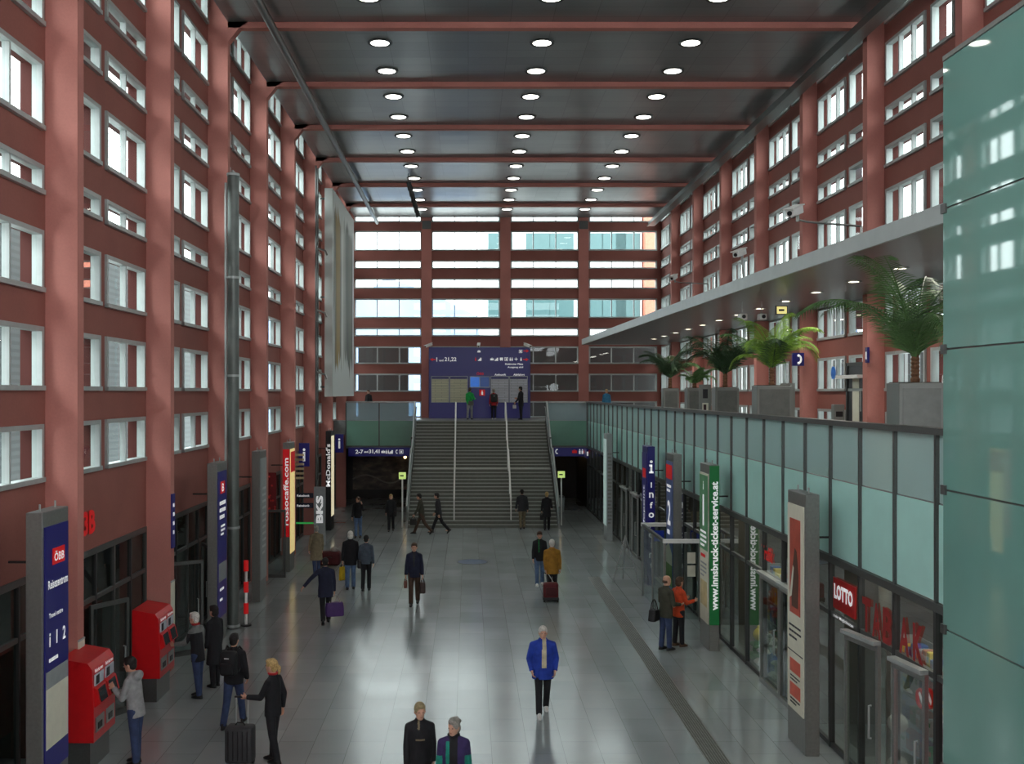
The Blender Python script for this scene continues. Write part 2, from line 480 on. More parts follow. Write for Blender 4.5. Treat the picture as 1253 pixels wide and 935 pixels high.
# shops along the left wall
LB_ = pm('left_interior', (70, 68, 62), .8)
b = MB(); b.box(-11.2, -11.0, FINS[0], 54, 0, 3.6); b.box(-11.2, XL - .5, FINS[0], 54, 3.2, 3.5)
for y in FINS: b.box(-11, XL - .1, y, y + .28, 0, 3.2)
struct(b.build('wall_shops_left', LB_))
for k, y in enumerate(FINS[:-1]):
    s = struct(MB().box(XL - .06, XL + .02, y + .28, y + BAY, 3.08, 3.2).build('wall_shopfront_left_%d' % (k + 1), STEELD))
    MB().box(XL - .05, XL + .01, y + .28, y + BAY, 2.2, 2.28).build('transom', STEELD, s)
    MB().box(XL - .05, XL + .01, y + .28, y + BAY, 0, .1).build('sill', FRAMED, s)
    for j in range(6):
        yy = y + .3 + (BAY - .32) * j / 5
        MB().box(XL - .05, XL + .02, yy - .035, yy + .035, 0, 3.1).build('mullion', STEELD if j % 2 else FRAMED, s)
        if j < 5: MB().quad((XL - .02, yy + .03, .1), (XL - .02, yy + .98, .1), (XL - .02, yy + .98, 3.08), (XL - .02, yy + .03, 3.08)).build('shop_pane', GLASSD, s)

# ------------------------------------------------------------------ canopy over the gallery
n = NT + 1
FASC = pm('canopy_edge', (176, 182, 180), .45, .1, .05, 3)
SOFF = pm('canopy_soffit', (86, 88, 86), .32, .3, .06, 1.5)
edge = [(7.62, 9.0), (7.45, 16), (7.1, 26), (6.72, 42), (6.36, 57.2)]
b = MB(); b.mi = 0
for (xa, ya), (xb, yb) in zip(edge, edge[1:]):
    b.prism([(xa, ya, 8.81), (xb, yb, 8.81), (xb, yb, 9.12), (xa, ya, 9.12)], (.06, 0, 0))
b.box(6.36, XR, 57.2, 57.28, 8.81, 9.12)
cpy = struct(b.build('ceiling_canopy', FASC))
b = MB()
for (xa, ya), (xb, yb) in zip(edge, edge[1:]):
    b.prism([(xa + .05, ya, 8.83), (xb + .05, yb, 8.83), (XR, yb, 8.83), (XR, ya, 8.83)], (0, 0, .22))
b.build('soffit', SOFF, cpy)

# ------------------------------------------------------------------ glass lift shaft on the right
LIFT = pm('lift_glass', (120, 166, 156), .03, 0, .05, .8, spec=.9)
lf = struct(MB().box(6.14, 6.2, 13.0, 13.06, 0, 10.42).build('wall_lift_shaft', STEEL))
zs = [0, 1.33, 3.12, 4.9, 6.7, 8.5, 10.4]
lm = MB()
for a, c in zip(zs, zs[1:]):
    MB().box(6.1, 6.13, 8.0, 13.12, a + .012, c - .012).build('glass_panel', LIFT, lf)
    MB().box(6.13, 8.2, 13.09, 13.12, a + .012, c - .012).build('glass_panel', LIFT, lf)
for a in zs[1:-1]:
    MB().box(6.12, 6.16, 8.0, 13.05, a - .012, a + .012).build('joint_rail', STEELD, lf)
    MB().box(6.07, 6.17, 13.02, 13.14, a - .06, a + .06).build('clamp', STEELD, lf)
MB().box(6.09, 8.2, 8, 13.12, 10.4, 10.46).build('shaft_cap', STEEL, lf)

# ------------------------------------------------------------------ outside
OUT = pm('outside_white', (236, 238, 238), .7, 0, .03)
TEALW = pm('outside_teal_glass', (66, 96, 98), .3, 0, .05)
def slats(name, c1, c2, axis, scale):
    m, nt, b = base_mat(name)
    tc = nt.nodes.new('ShaderNodeTexCoord'); wv = nt.nodes.new('ShaderNodeTexWave'); wv.bands_direction = axis
    wv.inputs['Scale'].default_value = scale; wv.inputs['Distortion'].default_value = .1
    rp = nt.nodes.new('ShaderNodeValToRGB'); rp.color_ramp.interpolation = 'LINEAR'
    rp.color_ramp.elements[0].color = (*lin(c1), 1); rp.color_ramp.elements[1].color = (*lin(c2), 1)
    rp.color_ramp.elements[0].position = .3; rp.color_ramp.elements[1].position = .6
    nt.links.new(tc.outputs['Object'], wv.inputs['Vector']); nt.links.new(wv.outputs['Fac'], rp.inputs['Fac']); nt.links.new(rp.outputs['Color'], b.inputs['Base Color'])
    b.inputs['Roughness'].default_value = .7
    return m
ob = MB().box(-17.5, -17, 0, 75, -.2, 12.6).build('building', slats('louvre_cladding', (60, 66, 66), (74, 80, 80), 'Z', 1.1))
tag(ob, 'grey louvred building outside beyond the left windows', 'building')
nb = MB()
ob = MB().box(18, 18.5, 0, 75, -.2, 13.0).build('building', slats('striped_cladding', (56, 58, 58), (170, 172, 172), 'Y', .55))
tag(ob, 'pale vertically striped building outside beyond the right windows', 'building')
t = thing('office_building', 'white building with teal windows outside the end wall', 'building', (7.5, 80, 0))
MB().box(-6.5, 6.1, 0, 8, 0, 21).build('facade', OUT, t)
wm = MB().box(-.95, .95, -.1, .05, 0, 2.0).mesh('window', TEALW)
for x in (-5.0, -2.05, -.2, 2.1, 3.9, 5.0):
    for zz in (16.6, 11.6): put('window', wm, t, (x, 0, zz))
t = MB().box(13.7, 19, 79, 88, 0, 21).build('building', pm('salmon_render', (190, 110, 90), .8)); tag(t, 'salmon coloured building outside at the right of the end wall', 'building')
# mountains far beyond
b = MB(); prof = [(-40, 0), (-34, 16.5), (-26, 22), (-19, 18), (-12, 23), (-6, 21), (2, 17), (12, 14), (20, 0)]
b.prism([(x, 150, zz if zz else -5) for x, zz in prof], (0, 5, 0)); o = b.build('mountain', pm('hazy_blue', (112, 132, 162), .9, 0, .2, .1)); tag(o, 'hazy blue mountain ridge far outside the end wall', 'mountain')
# station roof just outside the end wall
DKO = pm('platform_dark', (17, 18, 18), .6)
b = MB(); b.box(-6.9, -3.75, 64, 64.2, -.2, 9.35); b.box(-1.9, 12, 64, 64.2, -.2, 9.35); b.box(-6.9, 12, 64, 70, 9.35, 9.5)
o = b.build('platform_building', DKO); tag(o, 'dark platform building seen through the low end windows', 'building')
# ------------------------------------------------------------------ rear of the hall (behind the eye), passages under the landing
b = MB()
for a, c in [(-.2, 6.2)] + SP[2:]: b.box(XL - .5, XR + .5, -4.5, -4, a, c)
for p, q in ((XL - .5, -6.65), (-2.76, -2.13), (1.84, 2.5), (6.46, 7.1), (11.05, XR + .5)): b.box(p, q, -4.5, -4, 4.6, TOP)
struct(b.build('wall_front', RED))
b = MB()
for s, x0, x1 in ((0, XL - .5, XL), (1, XR, XR + .5)):
    for a, c in [(0, 4.6)] + SP[1:]: b.box(x0, x1, -4, FINS[0], a, c)
    for y in (-4, .5, 5.5): b.box(x0, x1, y, y + .9, 4.6, TOP)
struct(b.build('wall_rear_bays', RED))
struct(MB().box(-12, 12, -4.5, 2, -.2, 0).build('floor_rear', FLOOR))
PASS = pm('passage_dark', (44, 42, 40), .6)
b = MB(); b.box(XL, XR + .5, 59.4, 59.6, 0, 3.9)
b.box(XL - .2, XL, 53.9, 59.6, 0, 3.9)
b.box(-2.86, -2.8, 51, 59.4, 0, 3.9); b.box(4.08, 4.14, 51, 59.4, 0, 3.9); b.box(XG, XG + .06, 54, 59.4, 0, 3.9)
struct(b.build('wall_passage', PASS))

# ------------------------------------------------------------------ staircase
NOS = pm('stair_edge', (172, 175, 168), .5, 0, .05)
RIS = pm('stair_stone', (104, 106, 98), .6, 0, .1, 8)
SX0, SX1 = -2.72, 4.04
steps = []
n1, n2 = 16, 14
z1 = 2.42; y, zz = 46.3, 0.0
for i in range(n1):
    zz += z1 / n1; steps.append((y, zz)); y += 3.6 / n1
land_y = y - 3.6 / n1
y = land_y + .85
for i in range(n2):
    zz += (L - z1) / n2; steps.append((y, zz)); y += 3.2 / n2
ytop = steps[-1][0]
st = thing('staircase', 'broad grey staircase with pale step edges climbing to the blue board', 'staircase', (.65, 46.3, 0))
O = Vector((.65, 46.3, 0))
def rel(p): return Vector(p) - O
b = MB(); bn = MB()
for i, (yy, z_) in enumerate(steps):
    y2 = steps[i+1][0] if i + 1 < len(steps) else 54.2
    b.box(SX0 - O.x, SX1 - O.x, yy - O.y, y2 - O.y + .01, max(0, z_ - 1.0), z_)
    bn.box(SX0 - O.x, SX1 - O.x, yy - O.y - .012, yy - O.y + .05, z_ - .03, z_ + .006)
b.build('steps', RIS, st); e = bn.build('step_edges', NOS, st)
MB().box(SX0 - O.x, SX1 - O.x, land_y - O.y + .05, land_y - O.y + .75, z1 + .001, z1 + .012).build('half_landing', NOS, st)
# slope of the nosings as a polyline
SLP = [(46.2, .05), (land_y, z1), (land_y + .8, z1), (ytop, L), (54.0, L)]
for sx in (SX0 - .07, SX1 + .07):
    poly = [(sx - O.x - .04, yy - O.y, z_ + .22) for yy, z_ in SLP] + [(sx - O.x - .04, yy - O.y, max(0, z_ - .55)) for yy, z_ in SLP[::-1]]
    MB().prism(poly, (.08, 0, 0)).build('stringer', STEEL, st)
    pg = MB()
    for (ya, za), (yb, zb) in zip(SLP, SLP[1:]):
        pg.quad((sx - O.x, ya - O.y, za + .25), (sx - O.x, yb - O.y, zb + .25), (sx - O.x, yb - O.y, zb + .92), (sx - O.x, ya - O.y, za + .92))
    pg.build('balustrade_glass', PARAB, st)
    for off, r in ((.98, .045), (.72, .022)):
        MB().tube([(sx - O.x + (.07 if sx < 0 else -.07) * (off < .9), yy - O.y, z_ + off) for yy, z_ in [(46.0, .0)] + SLP], r, 8).build('handrail', STEEL, st, smooth='auto')
    for yy, z_ in [(46.25, .1), (48, 1.2), (land_y, z1), (land_y + .8, z1), (52.2, 3.6), (ytop, L)]:
        MB().tube([(sx - O.x, yy - O.y, z_), (sx - O.x, yy - O.y, z_ + .98)], .025, 8).build('baluster', STEEL, st)
for sx in (-.65, 1.95):
    pts = [(46.75, .3)] + SLP[1:4] + [(ytop + .35, L)]
    h = MB().tube([(sx - O.x, yy - O.y, z_ + .95) for yy, z_ in pts], .04, 8).build('handrail', WHITE, st, smooth='auto')
    MB().tube([(sx - O.x, yy - O.y, z_ + .62) for yy, z_ in pts], .025, 8).build('lower_rail', WHITE, h)
    for yy, z_ in [(46.75, .3), (48.2, 1.35), (land_y, z1), (land_y + .8, z1), (52.3, 3.65), (ytop + .3, L)]:
        MB().tube([(sx - O.x, yy - O.y, z_ - .1), (sx - O.x, yy - O.y, z_ + .95)], .028, 8).build('baluster', WHITE, st)

# ------------------------------------------------------------------ blue information board at the stair head
BY = 58.9
BB = thing('information_board', 'large blue timetable board with white lettering at the stair head', 'notice board', (.65, BY, L))
def bp_(px, py): p = at(px, py, BY) - Vector((.65, BY, L)); return p
b = MB(); b.box(-2.88, 2.88, 0, .18, 0, 4.05); b.build('panel', NAVYE, BB)
fr = MB(); fr.box(-2.93, -2.88, -.03, .2, 0, 4.08); fr.box(2.88, 2.93, -.03, .2, 0, 4.08); fr.box(-2.93, 2.93, -.03, .2, 4.05, 4.09); fr.build('frame', NAVY, BB)
def bt(s, px0, px1, py, h, m=LETTER, name='lettering'):
    p = bp_((px0 + px1)/2, py); lettering(s, m, BB, (p.x, -.012, p.z), 'cam', (px1 - px0) * BY / F if len(s) > 1 else None, h, name=name)
bt('1', 533, 536, 440, .25); bt('und', 537.5, 542.5, 441, .12); bt('21,22', 544, 558.5, 440, .27)
bt('Südtiroler Platz', 618, 640, 445.5, .11); bt('Ausgang süd', 621, 640, 449.6, .13)
bt('ÖBB', 583, 592, 457, .17, LETRED); bt('Ankunft', 605, 619, 458.5, .12); bt('Abfahrt', 628, 642, 458.5, .12)
def arrow(px, py, d, m=LETRED, s=.16):
    p = bp_(px, py); b = MB()
    b.prism([(p.x - d*s, -.014, p.z), (p.x, -.014, p.z + s*.6), (p.x, -.014, p.z - s*.6)], (0, .005, 0))
    b.box(min(p.x, p.x + d*s), max(p.x, p.x + d*s), -.014, -.009, p.z - .03, p.z + .03); b.build('arrow', m, BB)
arrow(529.5, 440, 1); arrow(643.5, 440, -1); arrow(644, 429.5, -1)
# pictograms: suitcase, stairs, toilets, bus, taxi, plane, lift
def picto(parent, px, py, kind, Yd, o, s=.2, m=LETTER, yoff=-.014):
    p = at(px, py, Yd) - o; b = MB(); x, z_ = p.x, p.z
    def bx(a, c, d, e): b.box(x + a*s, x + c*s, yoff, yoff + .006, z_ + d*s, z_ + e*s)
    if kind == 'case': bx(-.5, .5, -.35, .2); bx(-.2, .2, .28, .38)
    elif kind == 'stair': bx(-.5, -.2, -.5, -.2); bx(-.2, .1, -.5, .1); bx(.1, .5, -.5, .4)
    elif kind == 'person': bx(-.2, .2, -.5, .15); bx(-.12, .12, .22, .46)
    elif kind == 'pair': bx(-.45, -.1, -.5, .15); bx(-.38, -.17, .22, .46); bx(.1, .45, -.5, .15); bx(.17, .38, .22, .46)
    elif kind == 'bus': bx(-.45, .45, -.3, .45); bx(-.35, -.15, -.48, -.34); bx(.15, .35, -.48, -.34)
    elif kind == 'plane': bx(-.5, .5, -.06, .08); bx(-.07, .07, -.5, .5)
    elif kind == 'lift': bx(-.5, -.4, -.5, .5); bx(.4, .5, -.5, .5); bx(-.5, .5, .4, .5); bx(-.5, .5, -.5, -.4); bx(-.2, .2, -.3, .25)
    elif kind == 'phone':
        b.tube([Vector((x + s*.35*math.cos(t), yoff, z_ + s*.42*math.sin(t))) for t in [2.0, 2.6, 3.14, 3.7, 4.3]], .09*s, 6)
        bx(-.28, .1, .3, .5); bx(-.28, .1, -.5, -.3)
    elif kind == 'dot': b.prism([(x + s*.5*math.cos(t*PI/8), yoff, z_ + s*.5*math.sin(t*PI/8)) for t in range(16)], (0, .006, 0))
    b.build('pictogram', m, parent)
OB = Vector((.65, BY, L))
for px, k in ((602, 'case'), (607.5, 'stair'), (613.5, 'bus'), (619.5, 'lift'), (625.5, 'pair'), (631.5, 'plane'), (637.5, 'person')): picto(BB, px, 439.5, k, BY, OB)
picto(BB, 582, 439.5, 'person', BY, OB, .2, LETRED); picto(BB, 587, 439.5, 'stair', BY, OB)
picto(BB, 586, 430, 'case', BY, OB, .18); picto(BB, 637, 430, 'lift', BY, OB, .18)
def timetable(name, rgb, rows):
    m, nt, bb = base_mat(name)
    tc = nt.nodes.new('ShaderNodeTexCoord'); br = nt.nodes.new('ShaderNodeTexBrick'); br.inputs['Scale'].default_value = rows
    br.inputs['Color1'].default_value = (*lin(rgb), 1); br.inputs['Color2'].default_value = (*[v*.86 for v in lin(rgb)], 1); br.inputs['Mortar'].default_value = (*[v*.55 for v in lin(rgb)], 1)
    br.inputs['Mortar Size'].default_value = .03; br.inputs['Brick Width'].default_value = 1.6; br.inputs['Row Height'].default_value = .22
    mp = nt.nodes.new('ShaderNodeMapping'); mp.inputs['Rotation'].default_value = (PI/2, 0, 0)
    nt.links.new(tc.outputs['Object'], mp.inputs[0]); nt.links.new(mp.outputs[0], br.inputs['Vector']); nt.links.new(br.outputs['Color'], bb.inputs['Base Color'])
    return m
TTY = timetable('timetable_yellow', (214, 212, 182), 2.2); TTW = timetable('timetable_white', (212, 214, 224), 2.2)
for x0, x1, m in ((528.3, 549, TTY), (551, 571.8, TTY), (601, 622, TTW), (624, 645, TTW)):
    a = bp_(x0, 492); c = bp_(x1, 461)
    f = MB().box(a.x - .03, c.x + .03, -.05, -.001, a.z - .03, c.z + .03).build('poster_case', ALU, BB)
    MB().box(a.x, c.x, -.056, -.051, a.z, c.z - .14).build('timetable', m, f)
    MB().box(a.x, c.x, -.056, -.051, c.z - .13, c.z).build('header', NAVY, f)
a = bp_(575.5, 473.5); c = bp_(598.5, 461.5)
f = MB().box(a.x - .04, c.x + .04, -.06, -.001, a.z - .04, c.z + .04).build('screen_case', ALU, BB)
SCR = pm('screen_blue', (30, 90, 170), .3, emit=(30, 100, 190), es=.5); SCR2 = pm('screen_dark_blue', (24, 50, 100), .3, emit=(20, 60, 120), es=.4)
MB().box(a.x, (a.x + c.x)/2 - .02, -.068, -.061, a.z, c.z).build('screen', SCR, f); MB().box((a.x + c.x)/2 + .02, c.x, -.068, -.061, a.z, c.z).build('screen', SCR2, f)
p = bp_(590, 480.5); MB().box(p.x - .16, p.x + .16, -.03, -.001, p.z - .18, p.z + .18).build('red_notice', LETRED, BB); picto(BB, 590, 480.5, 'person', BY, OB, .25, LETTER, -.042)

def camera_thing(name, label, p, yaw, pitch=-18, arm=None, size=1.0, mount='post'):
    """surveillance camera: housing with a sun hood and lens on a bracket"""
    t = thing(name, label, 'camera', p, 0, 'surveillance cameras')
    M = Matrix.Rotation(math.radians(yaw), 4, 'Z') @ Matrix.Rotation(math.radians(pitch), 4, 'X') @ Matrix.Scale(size, 4)
    M = Matrix.Translation((0, 0, .22*size)) @ M
    b = MB().bbox(-.09, .09, -.1, .42, -.085, .07, .02, 2, M); b.bbox(-.11, .11, -.14, .5, .07, .1, .01, 1, M); b.build('housing', WHITE, t)
    b = MB(); pts = [(M @ Vector((.05*math.cos(k*PI/6), y_, .05*math.sin(k*PI/6) - .01))) for y_ in (.41, .44) for k in range(12)]
    b.loft([pts[:12], pts[12:]]); b.build('lens', BLACK, t)
    if arm: MB().tube([(0, 0, .02), (arm[0]*.15, arm[1]*.15, -.02), arm], .022*size, 8).build('bracket', STEEL, t)
    MB().tube([(0, 0, -.02 if arm else 0), (0, 0, .2*size)], .035*size, 8).build('mount', STEEL, t)
    return t
for px, yw, lb in ((527, 120, 'white surveillance camera on the left end of the blue board top'), (586, 175, 'white surveillance camera on the middle of the blue board top'), (643, 230, 'white surveillance camera on the right end of the blue board top')):
    camera_thing('surveillance_camera', lb, at(px, 426, BY + .08) * 1 + Vector((0, 0, .02)), yw, -20, None, .85)

# ------------------------------------------------------------------ downlights in the ceiling
LENS = emis('lamp_glow', (255, 252, 240), 9.0); RING = pm('lamp_ring', (40, 42, 42), .4, .4)
lr = MB().lathe([(.27, 0), (.35, 0), (.36, .03), (.27, .03), (.27, 0)], n=20).mesh('ring', RING, 'auto')
ll = MB().cyl((0, 0), .268, .012, .02, 20).mesh('lens', LENS)
ORDS = ['first', 'second', 'third', 'fourth', 'fifth', 'sixth', 'seventh', 'eighth', 'ninth', 'tenth', 'eleventh', 'twelfth', 'thirteenth']
for cx, side in ((-2.55, 'left'), (2.13, 'centre'), (6.42, 'right')):
    for k in range(6):
        for j, dy in enumerate((1.62, 4.2)):
            yy = FINS[3] + BAY * (k + 1) + dy - (BAY if False else 0)
            if yy > 58.6: continue
            i = k*2 + j
            t = thing('downlight', '%s glowing round ceiling downlight from the front in the %s row' % (ORDS[i + 1], side), 'light', (cx, yy, 16.215), 0, 'ceiling downlights')
            put('ring', lr, t); put('lens', ll, t)
for cx, side in ((-2.55, 'left'), (2.13, 'centre'), (6.42, 'right')):
    t = thing('downlight', 'first glowing round ceiling downlight from the front in the %s row' % side, 'light', (cx, 26.1, 16.215), 0, 'ceiling downlights')
    put('ring', lr, t); put('lens', ll, t)
# black spotlights on a track
t = thing('spotlight_track', 'black track of small spotlights under the far ceiling beside the left downlights', 'lights', (-2.75, 47.5, 16.2))
MB().tube([(0, -.9, -.35), (-.02, 7.2, -.35)], .03, 8).build('rail', BLACK, t)
for k in range(6):
    yy = -.6 + k * 1.45
    s = MB().tube([(0, yy, -.38), (.1, yy + .1, -.75)], [.1, .13], 12).build('spotlight', BLACK, t)
    MB().tube([(0, yy, 0), (0, yy, -.38)], .02, 6).build('stem', BLACK, s)

# downlights in the canopy soffit
l2r = MB().lathe([(.13, 0), (.19, 0), (.19, .02), (.13, .02), (.13, 0)], n=16).mesh('ring', ALU, 'auto')
l2 = MB().cyl((0, 0), .128, .008, .012, 16).mesh('lens', emis('warm_lamp', (255, 240, 215), 5))
for k in range(12):
    yy = 22.0 + 2.65 * k
    t = thing('soffit_downlight', '%s small soffit downlight from the near end of the gallery canopy' % ORDS[k], 'light', (9.3, yy, 8.805), 0, 'downlights in the canopy soffit')
    put('ring', l2r, t); put('lens', l2, t)

# ------------------------------------------------------------------ hanging painting on the left wall
def paint_mat():
    m, nt, b = base_mat('abstract_paint')
    tc = nt.nodes.new('ShaderNodeTexCoord'); sp = nt.nodes.new('ShaderNodeSeparateXYZ'); nt.links.new(tc.outputs['Object'], sp.inputs[0])
    mp = nt.nodes.new('ShaderNodeMapping'); mp.inputs['Scale'].default_value = (1, 2.2, .1)
    nt.links.new(tc.outputs['Object'], mp.inputs[0])
    nz = nt.nodes.new('ShaderNodeTexNoise'); nz.inputs['Scale'].default_value = 1.3; nz.inputs['Detail'].default_value = 6; nz.inputs['Roughness'].default_value = .65
    nt.links.new(mp.outputs[0], nz.inputs['Vector'])
    ad = nt.nodes.new('ShaderNodeMath'); ad.operation = 'MULTIPLY_ADD'; ad.inputs[1].default_value = 2.4
    nt.links.new(nz.outputs['Fac'], ad.inputs[0]); nt.links.new(sp.outputs['Y'], ad.inputs[2])
    mr = nt.nodes.new('ShaderNodeMapRange'); mr.inputs['From Min'].default_value = 1.2; mr.inputs['From Max'].default_value = 9.8
    nt.links.new(ad.outputs[0], mr.inputs['Value'])
    rp = nt.nodes.new('ShaderNodeValToRGB'); el = rp.color_ramp.elements
    cols = [(0, (196, 200, 198)), (.05, (196, 200, 196)), (.09, (80, 76, 60)), (.15, (124, 100, 40)), (.26, (150, 120, 46)), (.33, (84, 82, 66)), (.37, (176, 178, 168)), (.44, (204, 206, 200)), (.5, (160, 162, 152)), (.58, (84, 92, 82)), (.68, (62, 70, 64)), (.8, (96, 100, 84)), (.89, (56, 64, 58)), (.94, (190, 194, 190)), (1, (190, 194, 192))]
    el[0].position = 0; el[0].color = (*lin(cols[0][1]), 1); el[1].position = 1; el[1].color = (*lin(cols[-1][1]), 1)
    for p, c in cols[1:-1]:
        e = el.new(p); e.color = (*lin(c), 1)
    nt.links.new(mr.outputs[0], rp.inputs['Fac'])
    # bare ground at the bottom with a ragged edge
    n2 = nt.nodes.new('ShaderNodeTexNoise'); n2.inputs['Scale'].default_value = 2.2; n2.inputs['Detail'].default_value = 4
    mp2 = nt.nodes.new('ShaderNodeMapping'); mp2.inputs['Scale'].default_value = (1, 1, .1); nt.links.new(tc.outputs['Object'], mp2.inputs[0]); nt.links.new(mp2.outputs[0], n2.inputs['Vector'])
    a2 = nt.nodes.new('ShaderNodeMath'); a2.operation = 'MULTIPLY_ADD'; a2.inputs[1].default_value = -3.2; nt.links.new(n2.outputs['Fac'], a2.inputs[0]); nt.links.new(sp.outputs['Z'], a2.inputs[2])
    g = nt.nodes.new('ShaderNodeMapRange'); g.inputs['From Min'].default_value = -.25; g.inputs['From Max'].default_value = .05; nt.links.new(a2.outputs[0], g.inputs['Value'])
    g2 = nt.nodes.new('ShaderNodeMapRange'); g2.inputs['From Min'].default_value = 7.1; g2.inputs['From Max'].default_value = 6.8; nt.links.new(a2.outputs[0], g2.inputs['Value'])
    gm_ = nt.nodes.new('ShaderNodeMath'); gm_.operation = 'MULTIPLY'; nt.links.new(g.outputs[0], gm_.inputs[0]); nt.links.new(g2.outputs[0], gm_.inputs[1])
    sx_ = nt.nodes.new('ShaderNodeMath'); sx_.operation = 'GREATER_THAN'; sx_.inputs[1].default_value = -.02; nt.links.new(sp.outputs['X'], sx_.inputs[0])
    gn_ = nt.nodes.new('ShaderNodeMath'); gn_.operation = 'MULTIPLY'; nt.links.new(gm_.outputs[0], gn_.inputs[0]); nt.links.new(sx_.outputs[0], gn_.inputs[1])
    mx = nt.nodes.new('ShaderNodeMixRGB'); mx.inputs[1].default_value = (*lin((196, 200, 196)), 1); nt.links.new(gn_.outputs[0], mx.inputs[0]); nt.links.new(rp.outputs['Color'], mx.inputs[2])
    nt.links.new(mx.outputs[0], b.inputs['Base Color']); b.inputs['Roughness'].default_value = .7
    return m
t = thing('hanging_painting', 'huge pale abstract canvas with ochre and grey vertical streaks on the left wall', 'painting', (-6.15, 46.3, 5.95))
MB().box(-.36, 0, 0, 8.6, 0, 9.45).build('canvas', paint_mat(), t)
b = MB()
for yy in (.3, 8.0):
    for zz in (.4, 4.5, 9): b.box(-.6, -.36, yy, yy + .08, zz, zz + .08)
b.build('wall_bracket', STEELD, t)
# steel brackets of the lattice mast beside the painting
t = thing('lattice_mast', 'slim grey lattice mast with brackets before the painting on the left wall', 'mast', (-6.35, 42.6, 0))
b = MB()
for dx, dy in ((0, 0), (.0, .5)): b.tube([(dx, dy, 0), (dx, dy, 15.6)], .035, 8)
b.build('pole', STEELD, t)
b = MB()
for zz in range(1, 15): b.tube([(0, 0, zz), (0, .5, zz + .5)], .02, 6)
b.build('lattice', STEELD, t)
for zz in (7.0, 9.6, 12.2): MB().tube([(0, .25, zz), (.35, .25, zz - .12), (.42, .25, zz - .3)], .04, 8).build('bracket', STEEL, t)

# ------------------------------------------------------------------ tall vent pipe on the left
t = thing('vent_pipe', 'tall round grey steel vent pipe standing free before the left wall', 'pipe', (-6.12, 26.6, 0))
MB().tube([(0, 0, 0), (0, 0, 11.85)], .15, 20).build('pipe', pm('galvanised', (104, 110, 106), .45, .4, .1, 4), t, smooth='auto')
MB().tube([(-.19, -.02, 0), (-.19, -.02, 11.6)], .035, 8).build('side_tube', ALU, t, smooth='auto')
for zz in (.05, 2.6, 6.55, 9.1, 11.78): MB().lathe([(.155, 0), (.17, 0), (.17, .06), (.155, .06), (.155, 0)], (0, 0, zz)).build('band', ALU, t)

# ------------------------------------------------------------------ pylon signs
CAPM = pm('pylon_steel', (128, 128, 124), .42, .5, .08, 20)
def pylon(label, x, y0, side, h=4.42, ln=.95, th=.24, panel=NAVYE, body=CAPM, camface=None):
    """slab-like sign: hall face carries the panel; side=+1 stands on the left, -1 on the right"""
    t = thing('pylon_sign', label, 'sign', (x, y0, 0), 0, 'tall pylon signs')
    s = side
    MB().bbox(min(0, -s*th), max(0, -s*th), 0, ln, 0, h, .01, 1).build('casing', body, t)
    b = MB(); b.box(min(s*.002, s*.02), max(s*.002, s*.02), .05, ln - .05, .62, h - .22); pn = b.build('panel', panel, t)
    MB().tube([(-s*th, ln*.6, 3.62), (-s*(th + .5), ln*.6, 3.62)], .02, 6).build('wall_bracket', FRAMED, t)
    if camface: MB().box(min(0, -s*th) + .004, max(0, -s*th) - .004, -.012, -.001, camface[1], camface[2]).build('side_panel', camface[0], t)
    for yy in (.2, .75): MB().tube([(-s*th/2, yy, h), (-s*th/2, yy, h + .1)], .015, 6).build('lifting_eye', ALU, t)
    return t, pn
PAPER = pm('paper', (222, 220, 200), .7, 0, .04)
GREYP = pm('grey_panel', (150, 156, 156), .5, 0, .06)
# left side
t, pn = pylon('blue and grey pylon sign nearest the eye on the left, before the red machines', -6.1, 14.63, 1)
MB().box(.021, .027, .3, .75, 3.62, 3.86).build('logo_plate', LETRED, t); lettering('ÖBB', LETTER, t, (.03, .525, 3.74), 'east', .36, .15)
lettering('Reisezentrum', LETTER, t, (.024, .5, 3.35), 'east', .72, .13); lettering('Travel centre', LETTER, t, (.024, .42, 2.9), 'east', .5, .07)
lettering('i', LETTER, t, (.024, .2, 2.55), 'east', None, .2); lettering('1', LETTER, t, (.024, .45, 2.55), 'east', None, .2); lettering('2', LETTER, t, (.024, .72, 2.55), 'east', .11, .2)
print_lines(LETTER, t, (.024, .36, 2.25), 'east', .36, 1, .1, .05, 15)
MB().box(.021, .027, .08, .87, .98, 1.85).build('notice', PAPER, t)
MB().box(.021, .026, .08, .87, 1.85, 2.1).build('band', GREYP, t)
t, pn = pylon('blue and grey pylon sign on the left, just before the vent pipe', -6.1, 24.8, 1)
MB().box(.021, .027, .25, .7, 3.65, 3.95).build('logo_plate', LETRED, t)
print_lines(LETTER, t, (.024, .47, 3.42), 'east', .6, 3, .17, .09, 2); print_lines(LETTER, t, (.024, .5, 2.85), 'east', .4, 3, .1, .05, 3); print_lines(LETTER, t, (.024, .4, 1.3), 'east', .4, 2, .25, .06, 4); lettering('B', LETTER, t, (.03, .47, 3.8), 'east', .2, .2)
MB().box(.021, .026, .1, .85, 1.5, 1.95).build('band', GREYP, t)
t, pn = pylon('plain grey pylon sign with faint vertical lettering behind the vent pipe on the left', -6.1, 29.9, 1, panel=GREYP)
print_lines(pm('faint_print', (186, 190, 188), .5), t, (.024, .5, 3.3), 'east', .5, 11, .19, .07, 5)
REDP = pm('sign_red', (196, 24, 30), .4, 0, .05, emit=(200, 10, 20), es=.2)
t, pn = pylon('red and yellow lit pylon sign with vertical white web address on the left', -6.1, 34.9, 1, panel=pm('yellow_lit', (230, 210, 150), .5, emit=(255, 225, 150), es=.35), camface=(REDP, 1.2, 4.2))
lettering('rossocaffe.com', LETTER, t, (-.125, -.015, 2.75), 'cam', 2.3, .17, True)
MB().box(.021, .027, .08, .87, 3.4, 4.1).build('band', REDP, t)
